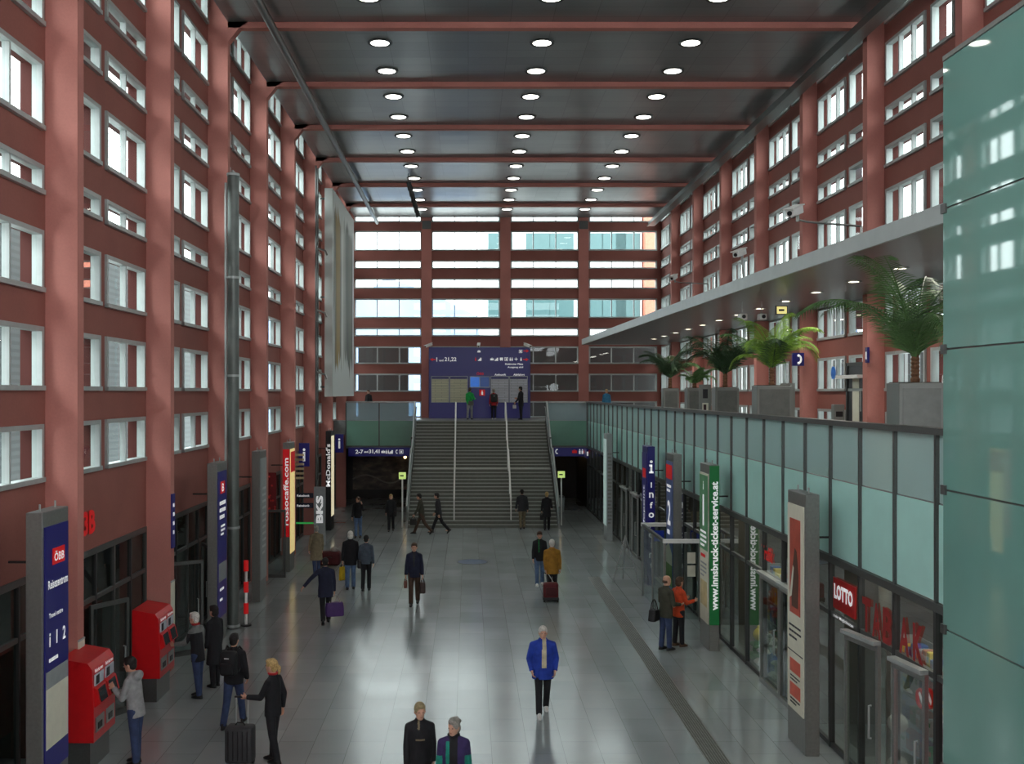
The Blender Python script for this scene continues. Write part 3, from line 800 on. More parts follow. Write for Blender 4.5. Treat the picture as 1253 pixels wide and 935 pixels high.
t, pn = pylon('black pylon sign with vertical white restaurant name at the far left', -6.1, 45.4, 1, panel=pm('warm_lit', (220, 215, 190), .5, emit=(255, 240, 200), es=.4), body=BLACK)
lettering("McDonald's", LETTER, t, (-.13, -.015, 2.9), 'cam', 1.9, .2, True)
# right side
t, pn = pylon('large cream poster pylon nearest the eye on the right', 5.69, 17.24, -1, panel=PAPER)
MB().box(-.03, -.021, .2, .75, 2.3, 3.95).build('poster_red', pm('poster_red', (186, 84, 66), .6), t)
b = MB(); b.prism([(-.036, .62, 2.42), (-.036, .3, 2.42), (-.036, .26, 3.0), (-.036, .36, 3.4), (-.036, .46, 3.45), (-.036, .56, 3.15), (-.036, .66, 2.9)], (.004, 0, 0)); b.build('poster_figure', pm('poster_brown', (92, 62, 48), .7), t)
b = MB(); b.prism([(-.037, .74, 2.55), (-.037, .62, 2.6), (-.037, .5, 3.1), (-.037, .56, 3.14)], (.004, 0, 0)); b.build('poster_highlight', PAPER, t)
print_lines(LETDARK, t, (-.024, .475, 2.08), 'west', .64, 3, .1, .035, 6)
MB().box(-.024, -.021, .07, .88, 1.62, 1.64).build('rule', LETDARK, t)
ORG = pm('poster_orange', (214, 104, 84), .6)
for zz in (1.4, .98): MB().box(-.027, -.021, .2, .75, zz - .13, zz + .1).build('poster_block', ORG, t)
print_lines(LETDARK, t, (-.024, .475, 1.2), 'west', .5, 2, .06, .025, 7); print_lines(LETDARK, t, (-.024, .475, .8), 'west', .5, 2, .06, .03, 8)
GRN = pm('sign_green', (22, 104, 52), .4, 0, .05, emit=(10, 90, 40), es=.15)
GRNL = pm('sign_green_pale', (96, 160, 112), .5, 0, .1, 2)
t, pn = pylon('green pylon sign with vertical white ticket web address on the right', 5.72, 24.25, -1, panel=PAPER, camface=(GRN, .62, 4.4))
MB().box(-.027, -.021, .06, .89, 2.35, 4.15).build('poster_green', GRNL, t)
lettering('1', LETTER, t, (-.03, .47, 3.3), 'west', None, .75); lettering('i', LETTER, t, (-.03, .47, 3.9), 'west', .06, .2)
print_lines(LETTER, t, (-.03, .475, 2.78), 'west', .6, 4, .11, .05, 9)
print_lines(LETRED, t, (-.026, .475, 2.2), 'west', .55, 1, .1, .07, 10); print_lines(GREYP, t, (-.026, .475, 2.02), 'west', .6, 4, .1, .04, 11); MB().box(-.026, -.021, .15, .8, 1.0, 1.6).build('poster_picture', pm('poster_gold', (206, 190, 140), .6, 0, .2, 3), t)
lettering('www.innsbruck-ticket-service.at', LETTER, t, (.12, -.015, 2.5), 'cam', 3.05, .17, True, .03)
t, pn = pylon('blue and steel pylon sign with a white numeral on the right', 5.7, 28.4, -1, panel=pm('sign_mid_blue', (86, 106, 160), .4, 0, .1, 2))
MB().box(-.027, -.021, .06, .89, 3.7, 4.1).build('band', LETRED, t); lettering('2', LETTER, t, (-.026, .475, 2.75), 'west', .42, .7)
print_lines(LETTER, t, (-.026, .475, 3.5), 'west', .6, 2, .13, .07, 12); print_lines(LETTER, t, (-.026, .475, 2.2), 'west', .5, 1, .13, .12, 13); MB().box(-.026, -.021, .06, .89, .7, 1.3).build('poster_green', pm('poster_grass', (110, 150, 80), .6, 0, .2, 4), t); b = MB(); b.prism([(-.028, .06, 1.3), (-.028, .89, 1.3), (-.028, .89, 1.75), (-.028, .5, 1.9), (-.028, .06, 1.6)], (.004, 0, 0)); b.build('poster_snow', PAPER, t)
t, pn = pylon('dark blue information pylon sign with stacked white letters on the right', 5.7, 32.5, -1, body=NAVY, camface=(NAVYE, .05, 4.35))
for i, ch in enumerate('Infopoint'): lettering(ch, LETTER, t, (.12, -.015, 3.2 - i*.32), 'cam', None, .17 if ch not in 'f' else .2)
MB().box(.09, .15, -.019, -.015, 3.6, 3.82).box(.05, .15, -.019, -.015, 3.79, 3.85).box(.05, .19, -.019, -.015, 3.57, 3.63).prism([(.12 + .045*math.cos(k*PI/8), -.019, 3.94 + .045*math.sin(k*PI/8)) for k in range(16)], (0, .004, 0)).build('information_mark', LETTER, t)
lettering('Infopoint', LETTER, t, (-.024, .475, 2.4), 'west', 1.5, .3, True); MB().box(-.027, -.021, .2, .75, 3.4, 3.7).build('logo_plate', LETRED, t)
t, pn = pylon('pale translucent pylon sign farthest down the right side', 5.72, 42.2, -1, panel=pm('pale_lit', (190, 210, 205), .5, 0, .05, emit=(200, 230, 225), es=.2), body=GREYP)
print_lines(CAPM, t, (.12, -.014, 3.6), 'cam', .16, 20, .15, .07, 14)

# ------------------------------------------------------------------ ticket machines
MRED = pm('machine_red', (205, 22, 28), .35, 0, .05)
def ticket_machine(label, x, y0):
    t = thing('ticket_machine', label, 'ticket machine', (x, y0, 0), 0, 'red ticket machines')
    MB().box(-.5, -.08, .06, .94, 0, .5).build('pedestal', STEELD, t)
    b = MB(); b.prism([(-.55, 0, .48), (0, 0, .48), (.0, 0, 1.0), (-.03, 0, 1.66), (-.1, 0, 1.76), (-.55, 0, 1.84)], (0, 1.0, 0)); b.build('casing', MRED, t)
    for j in (0, 1):
        y = .04 + j * .48
        u = MB().prism([(.001, y, 1.04), (.09, y, 1.1), (.03, y, 1.34), (-.015, y, 1.36)], (0, .44, 0)).build('console', MRED, t)
        b = MB(); b.prism([(.088, y + .06, 1.115), (.034, y + .06, 1.325), (.034, y + .36, 1.325), (.088, y + .36, 1.115)], (.006, 0, .002)); b.build('screen', pm('dark_screen', (46, 52, 58), .2), u)
        MB().box(-.018, .004, y + .03, y + .41, 1.38, 1.56).build('instruction_panel', pm('panel_pale', (190, 198, 206), .5), t)
        MB().box(.0, .008, y + .06, y + .2, 1.4, 1.54).build('card_reader', BLACK, t)
        MB().box(-.01, .012, y + .03, y + .41, .62, .86).build('payout_tray', STEEL, t)
        MB().box(.0, .02, y + .12, y + .3, .66, .76).build('slot', BLACK, t)
        lettering('Fahrkarten', LETTER, t, (-.012, y + .22, 1.62), 'east', .36, .06)
    return t
ticket_machine('red twin ticket machine nearest the eye, beside the near left pylon sign', -6.05, 16.5)
ticket_machine('red twin ticket machine farther along the left wall, used by the couple', -6.1, 20.2)
# 3B letters and small signs on the left wall
t = thing('wall_number', 'red 3B lettering mounted on the left wall', 'sign', (XL, 19.05, 3.72)); lettering('3B', LETRED, t, (.03, 0, 0), 'east', .62, .46, bold=.04)
t = thing('column_sign', 'slim blue vertical sign on a red column of the left wall', 'sign', (XLF, 22.64, 2.7))
MB().box(0, .03, -.11, .11, 0, 1.2).build('panel', NAVYE, t); print_lines(LETTER, t, (.034, 0, .95), 'east', .12, 4, .2, .08, 16)
for y, lb in ((17.29, 'white paper notice on the red column beside the near ticket machine'), (22.64, 'white paper notice on the red column beyond the far ticket machine')):
    t = thing('wall_notice', lb, 'notice', (XLF, y, .95)); MB().box(0, .02, -.13, .13, 0, 1.0).build('sheet', PAPER, t); MB().box(0, .024, -.14, .14, 1.0, 1.03).build('clip_rail', ALU, t)
# open glass door leaf and portals at the left
def glass_leaf(name, label, p, w_, h_, rz):
    t = thing(name, label, 'door', p, rz)
    b = MB(); f = .06
    b.box(0, f, -.03, .03, 0, h_); b.box(w_ - f, w_, -.03, .03, 0, h_); b.box(f, w_ - f, -.03, .03, 0, .12); b.box(f, w_ - f, -.03, .03, h_ - .08, h_); b.build('frame', STEELD, t)
    MB().quad((f, 0, .12), (w_ - f, 0, .12), (w_ - f, 0, h_ - .08), (f, 0, h_ - .08)).build('pane', GLASSD, t)
    MB().tube([(w_ - .14, -.03, .9), (w_ - .14, -.08, .9), (w_ - .14, -.08, 1.3), (w_ - .14, -.03, 1.3)], .015, 8).build('handle', ALU, t)
    return t
glass_leaf('glass_door', 'dark framed glass door leaf standing open beside the red pylon sign', (-7.06, 33.9, 0), 1.0, 2.25, 0)
glass_leaf('glass_door', 'glass door leaf standing open beyond the far ticket machine', (-7.0, 23.6, 0), .9, 2.2, math.radians(35))
glass_leaf('glass_door', 'second glass door leaf standing open beyond the far ticket machine', (-7.0, 26.9, 0), .9, 2.2, math.radians(-62))
glass_leaf('glass_door', 'tall glass door leaf standing ajar behind the near ticket machine', (-7.0, 18.9, 0), .9, 2.2, math.radians(60))
MB_ = None
# red and white barrier posts beside the vent pipe
t = thing('barrier_post', 'red and white striped barrier post standing beside the vent pipe', 'post', (-5.85, 26.9, 0))
MB().cyl((0, 0), .14, 0, .04).build('foot', BLACK, t)
for k in range(6):
    MB().cyl((0, 0), .035 + .03 * (k in (1, 3, 5)), .04 + k*.28, .04 + (k + 1)*.28, 12).build('stripe', LETRED if k % 2 else WHITE, t)
# red lantern decoration in the cafe front
t = thing('shop_banner', 'dark red banner with pale spots beside the red pylon sign', 'banner', (-6.75, 34.3, 2.1)); MB().box(-.3, .3, 0, .03, 0, 1.35).build('cloth', pm('dark_red_cloth', (120, 20, 24), .7), t)
b = MB()
for k in range(26): b.ball((random.uniform(-.27, .27), -.01, random.uniform(.06, 1.28)), .035, nu=8, nv=5)
b.build('spots', pm('red_spots', (214, 60, 54), .6), t)
# direction panel at the far left
t = thing('direction_sign', 'grey free-standing direction panel with dark arrow boards at the far left', 'sign', (-6.2, 41.0, 0))
MB().box(0, .46, 0, .1, 0, 2.35).build('panel', GREYP, t)
lettering('BKS', LETTER, t, (.23, -.012, 1.45), 'cam', 1.1, .28, True, .04)
for zz in (2.0, 1.6): MB().box(-.82, -.02, 0, .04, zz - .1, zz + .1).build('arrow_board', pm('dark_blue_board', (26, 34, 58), .5), t); lettering('Reisebank', LETTER, t, (-.42, -.006, zz), 'cam', .5, .09)
MB().box(-.8, -.02, 0, .03, .86, .93).build('green_strip', pm('green_strip', (70, 170, 90), .5, emit=(60, 200, 90), es=.2), t)
MB().tube([(-.8, .02, 0), (-.8, .02, 2.2)], .025, 8).build('post', STEELD, t)
# projecting wall signs far left
for y, zz, lb, m in ((39.2, 3.3, 'small blue sign projecting from a far column on the left', NAVYE), (49.9, 3.2, 'lit blue sign projecting from the farthest column on the left', NAVYE)):
    t = thing('projecting_sign', lb, 'sign', (-6.5, y, zz)); MB().box(0, .4, 0, .08, 0, .9).build('panel', m, t); MB().box(-.06, 0, .02, .06, .3, .6).build('bracket', STEELD, t); lettering('i', LETTER, t, (.2, -.01, .45), 'cam', .1, .5)
t = thing('striped_sign', 'small sign of pale slanted stripes projecting beyond the red pylon sign', 'sign', (-6.55, 37.6, 2.95))
for k in range(6): MB().box(0, .5, 0, .04, k*.17, k*.17 + .08, Matrix.Shear('XY', 4, (0, 0))).build('stripe', pm('stripe_tan', (190, 170, 130), .6), t)

# ------------------------------------------------------------------ hanging signs over the two passages
def passage_sign(label, x0, x1):
    t = thing('passage_sign', label, 'sign', ((x0 + x1)/2, 53.7, 2.78)); w_ = (x1 - x0)/2
    MB().box(-w_, w_, 0, .12, 0, .46).build('casing', NAVYE, t); MB().box(-w_, w_, 0, .12, .46, .5).build('top_rail', STEELD, t)
    return t, Vector(((x0 + x1)/2, 53.7, 2.78))
t, o_ = passage_sign('blue sign with white platform numbers over the left passage', -6.3, -3.05)
c = at(0, 552.8, 53.7)
def pt(s, px0, px1, h): p = at((px0 + px1)/2, 552.8, 53.7) - o_; lettering(s, LETTER, t, (p.x, -.01, p.z), 'cam', (px1 - px0)*53.7/F, h, bold=.03)
pt('2-7', 435, 444.5, .22); pt('und', 445.5, 450.5, .12); pt('31,41', 451.5, 464.5, .24)
for px, k in ((469, 'case'), (474, 'pair'), (478.5, 'stair'), (486, 'phone'), (491, 'lift')): picto(t, px, 552.8, k, 53.7, o_, .2)
t, o_ = passage_sign('blue sign with white and red pictograms over the right passage', 4.5, 6.22)
for px, k, m in ((682, 'phone', LETTER), (703, 'case', LETRED), (711, 'pair', LETTER), (717, 'case', LETRED)): picto(t, px, 552.5, k, 53.7, o_, .26, m)
t = thing('corner_sign', 'small blue sign with white pictogram at the right passage corner', 'sign', (6.1, 52.6, 2.75)); MB().box(-.02, .1, 0, .9, 0, .45).build('casing', NAVYE, t); MB().box(.0, .08, -.006, -.001, .12, .34).build('pictogram', LETTER, t)
EXG = pm('exit_green', (196, 214, 130), .5, emit=(200, 230, 130), es=.5)
def exit_sign(label, p):
    t = thing('exit_sign_post', label, 'sign', p)
    MB().tube([(0, 0, 0), (0, 0, 2.2)], .035, 8).build('post', WHITE, t); MB().box(-.16, .16, -.05, .05, 2.2, 2.5).build('sign_box', EXG, t)
    MB().box(-.1, .06, -.056, -.051, 2.32, 2.38).build('arrow', LETDARK, t)
exit_sign('green exit sign on a post left of the staircase', (-3.0, 46.5, 0))
exit_sign('green exit sign on a post right of the staircase', (4.3, 47.2, 0))
# mural in the left passage
def mural_mat():
    m, nt, b = base_mat('mural_paint')
    tc = nt.nodes.new('ShaderNodeTexCoord'); nz = nt.nodes.new('ShaderNodeTexNoise'); nz.inputs['Scale'].default_value = 2.2; nz.inputs['Detail'].default_value = 6
    mp = nt.nodes.new('ShaderNodeMapping'); mp.inputs['Scale'].default_value = (.6, 1, 1.4); nt.links.new(tc.outputs['Object'], mp.inputs[0]); nt.links.new(mp.outputs[0], nz.inputs['Vector'])
    rp = nt.nodes.new('ShaderNodeValToRGB'); el = rp.color_ramp.elements
    el[0].position = .35; el[0].color = (*lin((52, 46, 44)), 1); el[1].position = .75; el[1].color = (*lin((120, 60, 50)), 1)
    e = el.new(.52); e.color = (*lin((96, 84, 72)), 1); e = el.new(.62); e.color = (*lin((130, 116, 100)), 1)
    nt.links.new(nz.outputs['Fac'], rp.inputs['Fac']); nt.links.new(rp.outputs['Color'], b.inputs['Base Color']); return m
t = thing('mural', 'dark mural painting on the end wall of the left passage', 'painting', (-4.8, 59.3, .5)); MB().box(-1.9, 1.9, 0, .05, 0, 3.0).build('picture', mural_mat(), t)
b = MB(); b.tube([(x*.1 - 1.9, -.01, .62 + .22*math.sin(x*.1*2.2)) for x in range(39)], .05, 6); b.build('wavy_band', pm('mural_band', (150, 140, 128), .7), t)
for x, zz, lb in ((-3.6, 2.45, 'small warm lamp glowing at the back of the left passage'), (5.2, 2.6, 'small warm lamp glowing at the back of the right passage')):
    t = thing('passage_lamp', lb, 'lamp', (x, 58.2, zz)); MB().ball((0, 0, 0), .08).build('bulb', emis('warm_bulb', (255, 215, 150), 6), t); MB().tube([(0, 0, .08), (0, 0, 3.9 - zz)], .012, 6).build('cord', BLACK, t)
t = thing('waste_bin', 'small pale bin at the mouth of the right passage', 'bin', (4.75, 52.5, 0)); MB().cyl((0, 0), .17, 0, .75, 20, .2).build('body', GREYP, t); MB().lathe([(.2, .75), (.21, .78), (.14, .84), (.0, .85)], n=20).build('lid', STEELD, t)
# floor disc, guide strip
t = thing('floor_disc', 'round blue disc set into the hall floor before the stairs', 'floor marker', (.15, 37.0, 0)); MB().cyl((0, 0), .56, 0.001, .008, 32).build('disc', pm('disc_blue', (62, 84, 118), .3), t); MB().lathe([(.53, .001), (.57, .001), (.57, .01), (.53, .01), (.53, .001)], n=32).build('rim', FRAMED, t)
t = thing('guide_strip', 'ribbed grey tactile strip along the floor on the right', 'tactile strip', (4.17, 15, 0)); 
b = MB().box(-.19, .19, 0, 19, 0.001, .004); b.build('base', pm('strip_base', (138, 140, 134), .4), t)
b = MB()
for k in range(8): b.box(-.17 + k*.045, -.17 + k*.045 + .022, 0, 19, .004, .012)
b.build('ribs', pm('strip_rib', (104, 104, 98), .5), t)
# folding easel stand
t = thing('easel_stand', 'thin metal easel stand on the floor before the blue information pylon', 'stand', (5.1, 33.2, 0))
for a in ((-.42, -.1), (.42, -.1), (0, .5)): MB().tube([(a[0], a[1], 0), (0, 0, 1.5)], .018, 8).build('leg', ALU, t)
MB().tube([(-.3, -.07, .45), (.3, -.07, .45)], .014, 8).build('crossbar', ALU, t)
# glazed vestibule on the right
t = thing('glass_vestibule', 'glazed entrance box projecting from the right shopfronts', 'vestibule', (5.73, 29.15, 0))
for x in (-.49, .45):
    for y in (-1.75, 0.0, 1.7): MB().box(x, x + .06, y, y + .06, 0, 2.15).build('post', STEEL, t)
MB().box(-.5, .5, 1.62, 1.8, 2.1, 2.2).box(-.5, .5, -1.78, -1.66, 2.1, 2.2).build('lintel', WHITE, t)
MB().box(-.5, -.42, -1.66, 1.62, 2.1, 2.18).build('side_lintel', STEELD, t)
for y0_, y1_ in ((-1.7, .0), (.06, 1.7)): MB().quad((-.46, y0_, .05), (-.46, y1_, .05), (-.46, y1_, 2.1), (-.46, y0_, 2.1)).build('pane', GLASSD, t)
MB().quad((-.43, -1.72, .05), (.45, -1.72, .05), (.45, -1.72, 2.1), (-.43, -1.72, 2.1)).build('pane', GLASSD, t)
MB().quad((-.43, 1.73, .05), (.45, 1.73, .05), (.45, 1.73, 2.1), (-.43, 1.73, 2.1)).build('pane', GLASSD, t)
for zz, lb in ((1.55, 'white paper sheet stuck on the vestibule glass, upper of two'), (1.2, 'white paper sheet stuck on the vestibule glass, lower of two')):
    o = MB().box(.08, .3, -.0, .006, 0, .3).build('paper_sheet', PAPER, None, loc=(5.8, 27.42, zz)); tag(o, lb, 'notice')
o = MB().box(-.16, .16, 0, .01, 0, .32).build('blue_sticker', pm('sticker_blue', (24, 60, 190), .5), None, loc=(5.75, 30.84, 1.65)); tag(o, 'bright blue sticker on the vestibule glass', 'sticker')
# ------------------------------------------------------------------ gallery: planters, palms, signs, doors
PLANT = pm('planter_steel', (132, 136, 132), .4, .4, .05, 3)
LEAFS = [pm('palm_leaf', (92, 128, 76), .55, 0, .3, 5), pm('palm_leaf_dark', (62, 88, 60), .55, 0, .3, 5), pm('palm_leaf_bright', (130, 168, 66), .5, 0, .25, 5)]
TRUNK = pm('palm_trunk', (112, 80, 56), .85, 0, .3, 20, .6)
def frond_mesh(ln, droop, seed, m):
    r = random.Random(seed); b = MB(); pts = []
    a = math.radians(78); x = z_ = 0.0; n = 14
    for i in range(n + 1):
        pts.append(Vector((x, 0, z_))); s = ln / n
        x += s*math.cos(a); z_ += s*math.sin(a); a -= droop / n * (.5 + i / n)
    b.tube(pts, [.022*(1 - .8*i/n) + .004 for i in range(n + 1)], 5)
    for i in range(2, n*3 + 1):
        t = i/(n*3); k = min(int(t*n), n - 1); f = t*n - k
        p = pts[k].lerp(pts[k+1], f); d = (pts[k+1] - pts[k]).normalized()
        ll_ = ln*.27*math.sin(min(1, .25 + t*1.0)*PI*.92)**.7 * r.uniform(.85, 1.1) + .05
        for sd in (-1, 1):
            dr = (d*.75 + Vector((0, sd*.85, 0)) + Vector((0, 0, -.15 - .3*t))).normalized()
            up = Vector((0, 0, 1)); wv = d*.012
            q = p + dr*ll_*.5 + Vector((0, 0, .02)); e = p + dr*ll_ + Vector((0, 0, -.1*ll_*r.uniform(.5, 2)))
            vs = [b.bm.verts.new(v) for v in (p - wv, p + wv, q + wv*1.1, e, q - wv*1.1)]
            b._f(vs)
    return b.mesh('frond', m)
_fr = {}
def palm(label, x, y, w_, d_, top, height, nfr, seed, leaf=0, box=True, trunk_h=.5, stems=1):
    r = random.Random(seed)
    t = thing('potted_palm', label, 'potted plant', (x, y, L), 0, 'palms in steel planters on the gallery')
    h_ = top - L
    MB().bbox(-w_/2, w_/2, -d_/2, d_/2, 0, h_, .015, 1).build('planter', PLANT, t)
    MB().box(-w_/2 + .07, w_/2 - .07, -d_/2 - .006, -d_/2, .1, h_ - .1).build('planter_panel', pm('planter_panel', (112, 116, 112), .35, .5), t)
    MB().box(-w_/2 + .04, w_/2 - .04, -d_/2 + .04, d_/2 - .04, h_ - .03, h_ + .012).build('soil', pm('soil', (46, 36, 28), .95), t)
    for s in range(stems):
        ox = (s - (stems - 1)/2) * .16
        prof = [(.075, 0), (.085, .06)]
        k = 0
        while k*.07 < trunk_h: prof += [(.078, .08 + k*.07), (.064, .11 + k*.07)]; k += 1
        MB().lathe(prof + [(.05, trunk_h + .1), (.0, trunk_h + .12)], (ox, 0, h_), 12).build('trunk', TRUNK, t)
        for i in range(nfr):
            lf_ = leaf if r.random() < .7 else r.choice((0, 1, 2) if leaf == 2 else (0, 1))
            dr = r.choice((1.1, 1.8, 2.5)); key = (height, dr, lf_)
            if key not in _fr: _fr[key] = frond_mesh(height, dr, len(_fr), LEAFS[lf_])
            f = put('frond', _fr[key], t); f.location = (ox, 0, h_ + trunk_h)
            f.rotation_euler = (r.uniform(-.15, .15), r.uniform(-.15, .35), 2*PI*i/nfr*1.0 + r.uniform(-.35, .35)); sc = r.uniform(.75, 1.1); f.scale = (sc, sc, sc)
    return t
palm('large palm with long drooping fronds in the nearest gallery planter', 8.05, 18.4, .82, .55, 6.32, 2.45, 13, 3, 0, True, .4)
palm('palm with yellowish upright fronds in the wide gallery planter', 8.2, 27.6, .95, .5, 6.33, 1.9, 14, 5, 2, True, .4)
palm('dense dark green palm behind the thin notice panel on the gallery', 8.1, 32.2, .75, .5, 6.3, 2.2, 18, 8, 1, True, .35)
palm('small low palm in the gallery planter second from the far end', 8.15, 36.8, .62, .5, 6.3, .95, 9, 11, 0, True, .1)
palm('dark palm in the farthest gallery planter', 8.0, 40.5, .62, .5, 6.3, 1.9, 14, 13, 1, True, .35)
for x, y, lb in ((7.75, 33.4, 'steel notice panel standing beside the dense dark palm'), (8.74, 27.95, 'steel notice panel standing at the right of the wide planter')):
    t = thing('notice_panel', lb, 'sign', (x, y, L)); MB().box(-.2, .2, 0, .05, 0, 1.75).build('panel', PLANT, t)
    MB().box(-.08, .08, -.006, -.001, 1.3, 1.6).build('symbol', LETDARK, t); MB().box(-.1, .1, -.006, -.001, .7, 1.15).build('notice', PAPER, t); MB().box(-.06, .03, -.01, -.006, .75, 1.1).build('picture', pm('notice_dark', (70, 50, 50), .7), t)
t = thing('phone_sign', 'blue square telephone sign on a red gallery column', 'sign', (10.75, 33.0, 7.0))
MB().box(-.28, .1, 0, .08, 0, .42).build('panel', NAVY, t); o_ = Vector((10.75, 33.0, 7.0))
b = MB(); b.tube([Vector((-.1 + .1*math.cos(a), -.012, .21 + .13*math.sin(a))) for a in [1.3, .7, 0, -.7, -1.3]], .03, 8); b.ball((-.08, -.012, .33), .045, nu=8, nv=6); b.ball((-.08, -.012, .09), .045, nu=8, nv=6); b.build('handset', LETTER, t)
t = thing('small_blue_sign', 'small blue sign on the column left of the gallery door', 'sign', (10.84, 27.7, 6.95)); MB().box(-.02, .04, 0, .16, 0, .42).build('panel', NAVY, t); MB().box(-.026, -.02, .05, .11, .1, .3).build('mark', LETTER, t)
# gallery door
d = struct(MB().box(XR - .1, XR + .02, 29.0, 29.1, L, 7.0).box(XR - .1, XR + .02, 30.35, 30.45, L, 7.0).box(XR - .1, XR + .02, 29.0, 30.45, 6.92, 7.02).build('door_1', FRAMED))
MB().box(XR - .06, XR - .02, 29.1, 30.35, L, 6.92).build('leaf', pm('door_dark', (40, 40, 42), .3), d); MB().box(XR - .35, XR, 28.9, 30.6, 6.55, 6.65).build('head_bar', WHITE, d); MB().tube([(XR - .1, 29.3, 5.6), (XR - .1, 29.3, 6.2)], .02, 8).build('handle', ALU, d)
MB().box(XR - .07, XR - .061, 29.5, 30.0, 5.0, 6.6).build('door_notice', PAPER, d)
o = thing('window_sticker', 'round blue sticker on the gallery window left of the door', 'sticker', (XR - .1, 31.5, 6.75)); b = MB(); b.prism([(0, .2*math.cos(k*PI/10), .2*math.sin(k*PI/10)) for k in range(20)], (.01, 0, 0)); b.build('disc', pm('sticker_blue2', (40, 110, 200), .5), o)
t = thing('metal_post_box', 'grey steel box standing beside the gallery door', 'cabinet', (10.6, 29.3, L)); MB().bbox(-.15, .15, -.12, .12, 0, 1.15, .01, 1).build('body', PLANT, t); MB().box(-.1, .1, -.126, -.12, .8, .95).build('slot', BLACK, t)
# exit sign and cameras hung under the canopy
t = thing('hanging_exit_sign', 'lit yellow exit sign hanging under the gallery canopy', 'sign', (8.9, 29.0, 8.35)); MB().box(-.17, .17, 0, .06, 0, .26).build('box', FRAMED, t); MB().box(-.14, .14, -.006, -.001, .03, .23).build('lit_face', pm('exit_yellow', (230, 220, 150), .5, emit=(240, 225, 140), es=.6), t); MB().box(-.09, .07, -.01, -.006, .1, .16).build('arrow', LETDARK, t); MB().tube([(0, .03, .26), (0, .03, .46)], .015, 6).build('rod', STEEL, t)
for px, lb in ((908, 'white surveillance camera hanging under the canopy, left of a pair'), (932, 'white surveillance camera hanging under the canopy, right of a pair')):
    p = at(px, 388, 30.0); t = thing('ceiling_camera', lb, 'camera', p, 0, 'cameras under the canopy')
    MB().bbox(-.11, .11, -.2, .12, -.09, .09, .03, 2).build('housing', WHITE, t); MB().cyl((0, 0), .015, .09, 8.81 - p.z, 8).build('rod', ALU, t); b = MB(); b.tube([(0, -.2, 0), (0, -.23, 0)], .055, 12); b.build('lens', BLACK, t)
for px, py, Y, arm, lb, yw in ((826, 345, 46.5, (1.6, .4, -.05), 'white surveillance camera on a long arm above the far canopy', 150), (908, 318, 31.0, None, 'white surveillance camera on the canopy edge, second from the near end', 140), (976, 270, 23.0, (1.55, .3, -.08), 'white surveillance camera on an arm above the near canopy', 140)):
    p = at(px, py, Y); t = camera_thing('surveillance_camera', lb, p, yw, -16, arm, 1.1)
    if not arm: MB().tube([(0, 0, 0), (.1, .1, 9.12 - p.z)], .03, 8).build('post', STEEL, t)
    else: MB().tube([arm, (arm[0], arm[1], 9.1 - p.z)], .03, 8).build('post', STEEL, t)

# ------------------------------------------------------------------ right shops: signs, doors, goods
t = thing('lottery_sign', 'red lottery sign with white letters on the near shop glass', 'sign', (XG - .03, 17.06, 2.68)); MB().box(0, .02, -.5, .5, -.22, .3).build('panel', pm('lotto_red', (176, 28, 30), .5), t); lettering('LOTTO', LETTER, t, (-.006, 0, .08), 'west', .85, .26, bold=.05); lettering('mehr Möglichkeiten', LETTER, t, (-.006, 0, -.35), 'west', .9, .07)
REDT = pm('tabak_red', (150, 36, 36), .5)
for i, (ch, yc) in enumerate(zip('TABAK', (16.14, 15.74, 15.33, 14.74, 14.28))):
    t = thing('sign_letter', 'red letter %s of the TABAK sign on the shop glass%s' % (ch, ', the %s A' % ('first' if i == 1 else 'second') if ch == 'A' else ''), 'letter', (XG - .008, yc, 2.62), 0, 'red TABAK letters'); lettering(ch, REDT, t, (0, 0, 0), 'west', .34, .56, bold=.035, name='letter')
t = thing('red_scribble_sign', 'red shop lettering on the glass above the double glass door', 'sign', (XG - .008, 21.5, 2.75)); lettering('Trafik', LETRED, t, (0, 0, 0), 'west', .8, .3)
dn = 1
def shop_door(y0, y1, openang=0, inward=1):
    global dn
    dn += 1
    w_ = y1 - y0
    d = struct(MB().box(0, .06, 0, .06, 0, 2.3).box(0, .06, w_ - .06, w_, 0, 2.3).box(0, .06, .06, w_ - .06, 2.2, 2.3).box(0, .06, .06, w_ - .06, 0, .1).build('door_%d' % dn, STEEL, loc=(XG - .09, y0, 0)))
    d.rotation_euler = (0, 0, openang)
    MB().quad((.03, .06, .1), (.03, w_ - .06, .1), (.03, w_ - .06, 2.2), (.03, .06, 2.2)).build('pane', GLASSD, d)
    MB().tube([(-.01, .15, .85), (-.05, .15, .85), (-.05, .15, 1.35), (-.01, .15, 1.35)], .016, 8).build('door_handle', ALU, d)
    MB().box(-.07, .06, .0, w_, 2.3, 2.36).build('closer', ALU, d)
shop_door(20.45, 21.78); shop_door(19.1, 20.43); shop_door(13.9, 14.7, math.radians(9)); shop_door(15.5, 16.4, math.radians(12))
shop_door(25.8, 27.1); shop_door(35.0, 36.4); shop_door(37.6, 38.9); shop_door(40.3, 41.6)
t = thing('no_entry_sticker', 'round red and white sticker on the shop glass near the right edge', 'sticker', (XG - .04, 14.1, 1.92)); b = MB()
b.tube([Vector((-.01, .12*math.cos(k*PI/8), .12*math.sin(k*PI/8))) for k in range(17)], .025, 6); b.build('ring', LETRED, t); MB().box(-.012, -.004, -.09, .09, -.025, .025, Matrix.Rotation(.8, 4, 'X')).build('bar', LETTER, t)
t = thing('globe_lamp', 'stand with two white globes by the open shop door', 'lamp', (6.62, 15.75, 0)); MB().tube([(0, 0, 0), (0, 0, 1.05)], .012, 6).build('stem', STEEL, t)
for zz in (1.05, .4): MB().ball((0, 0, zz), .15).build('globe', WHITE, t)
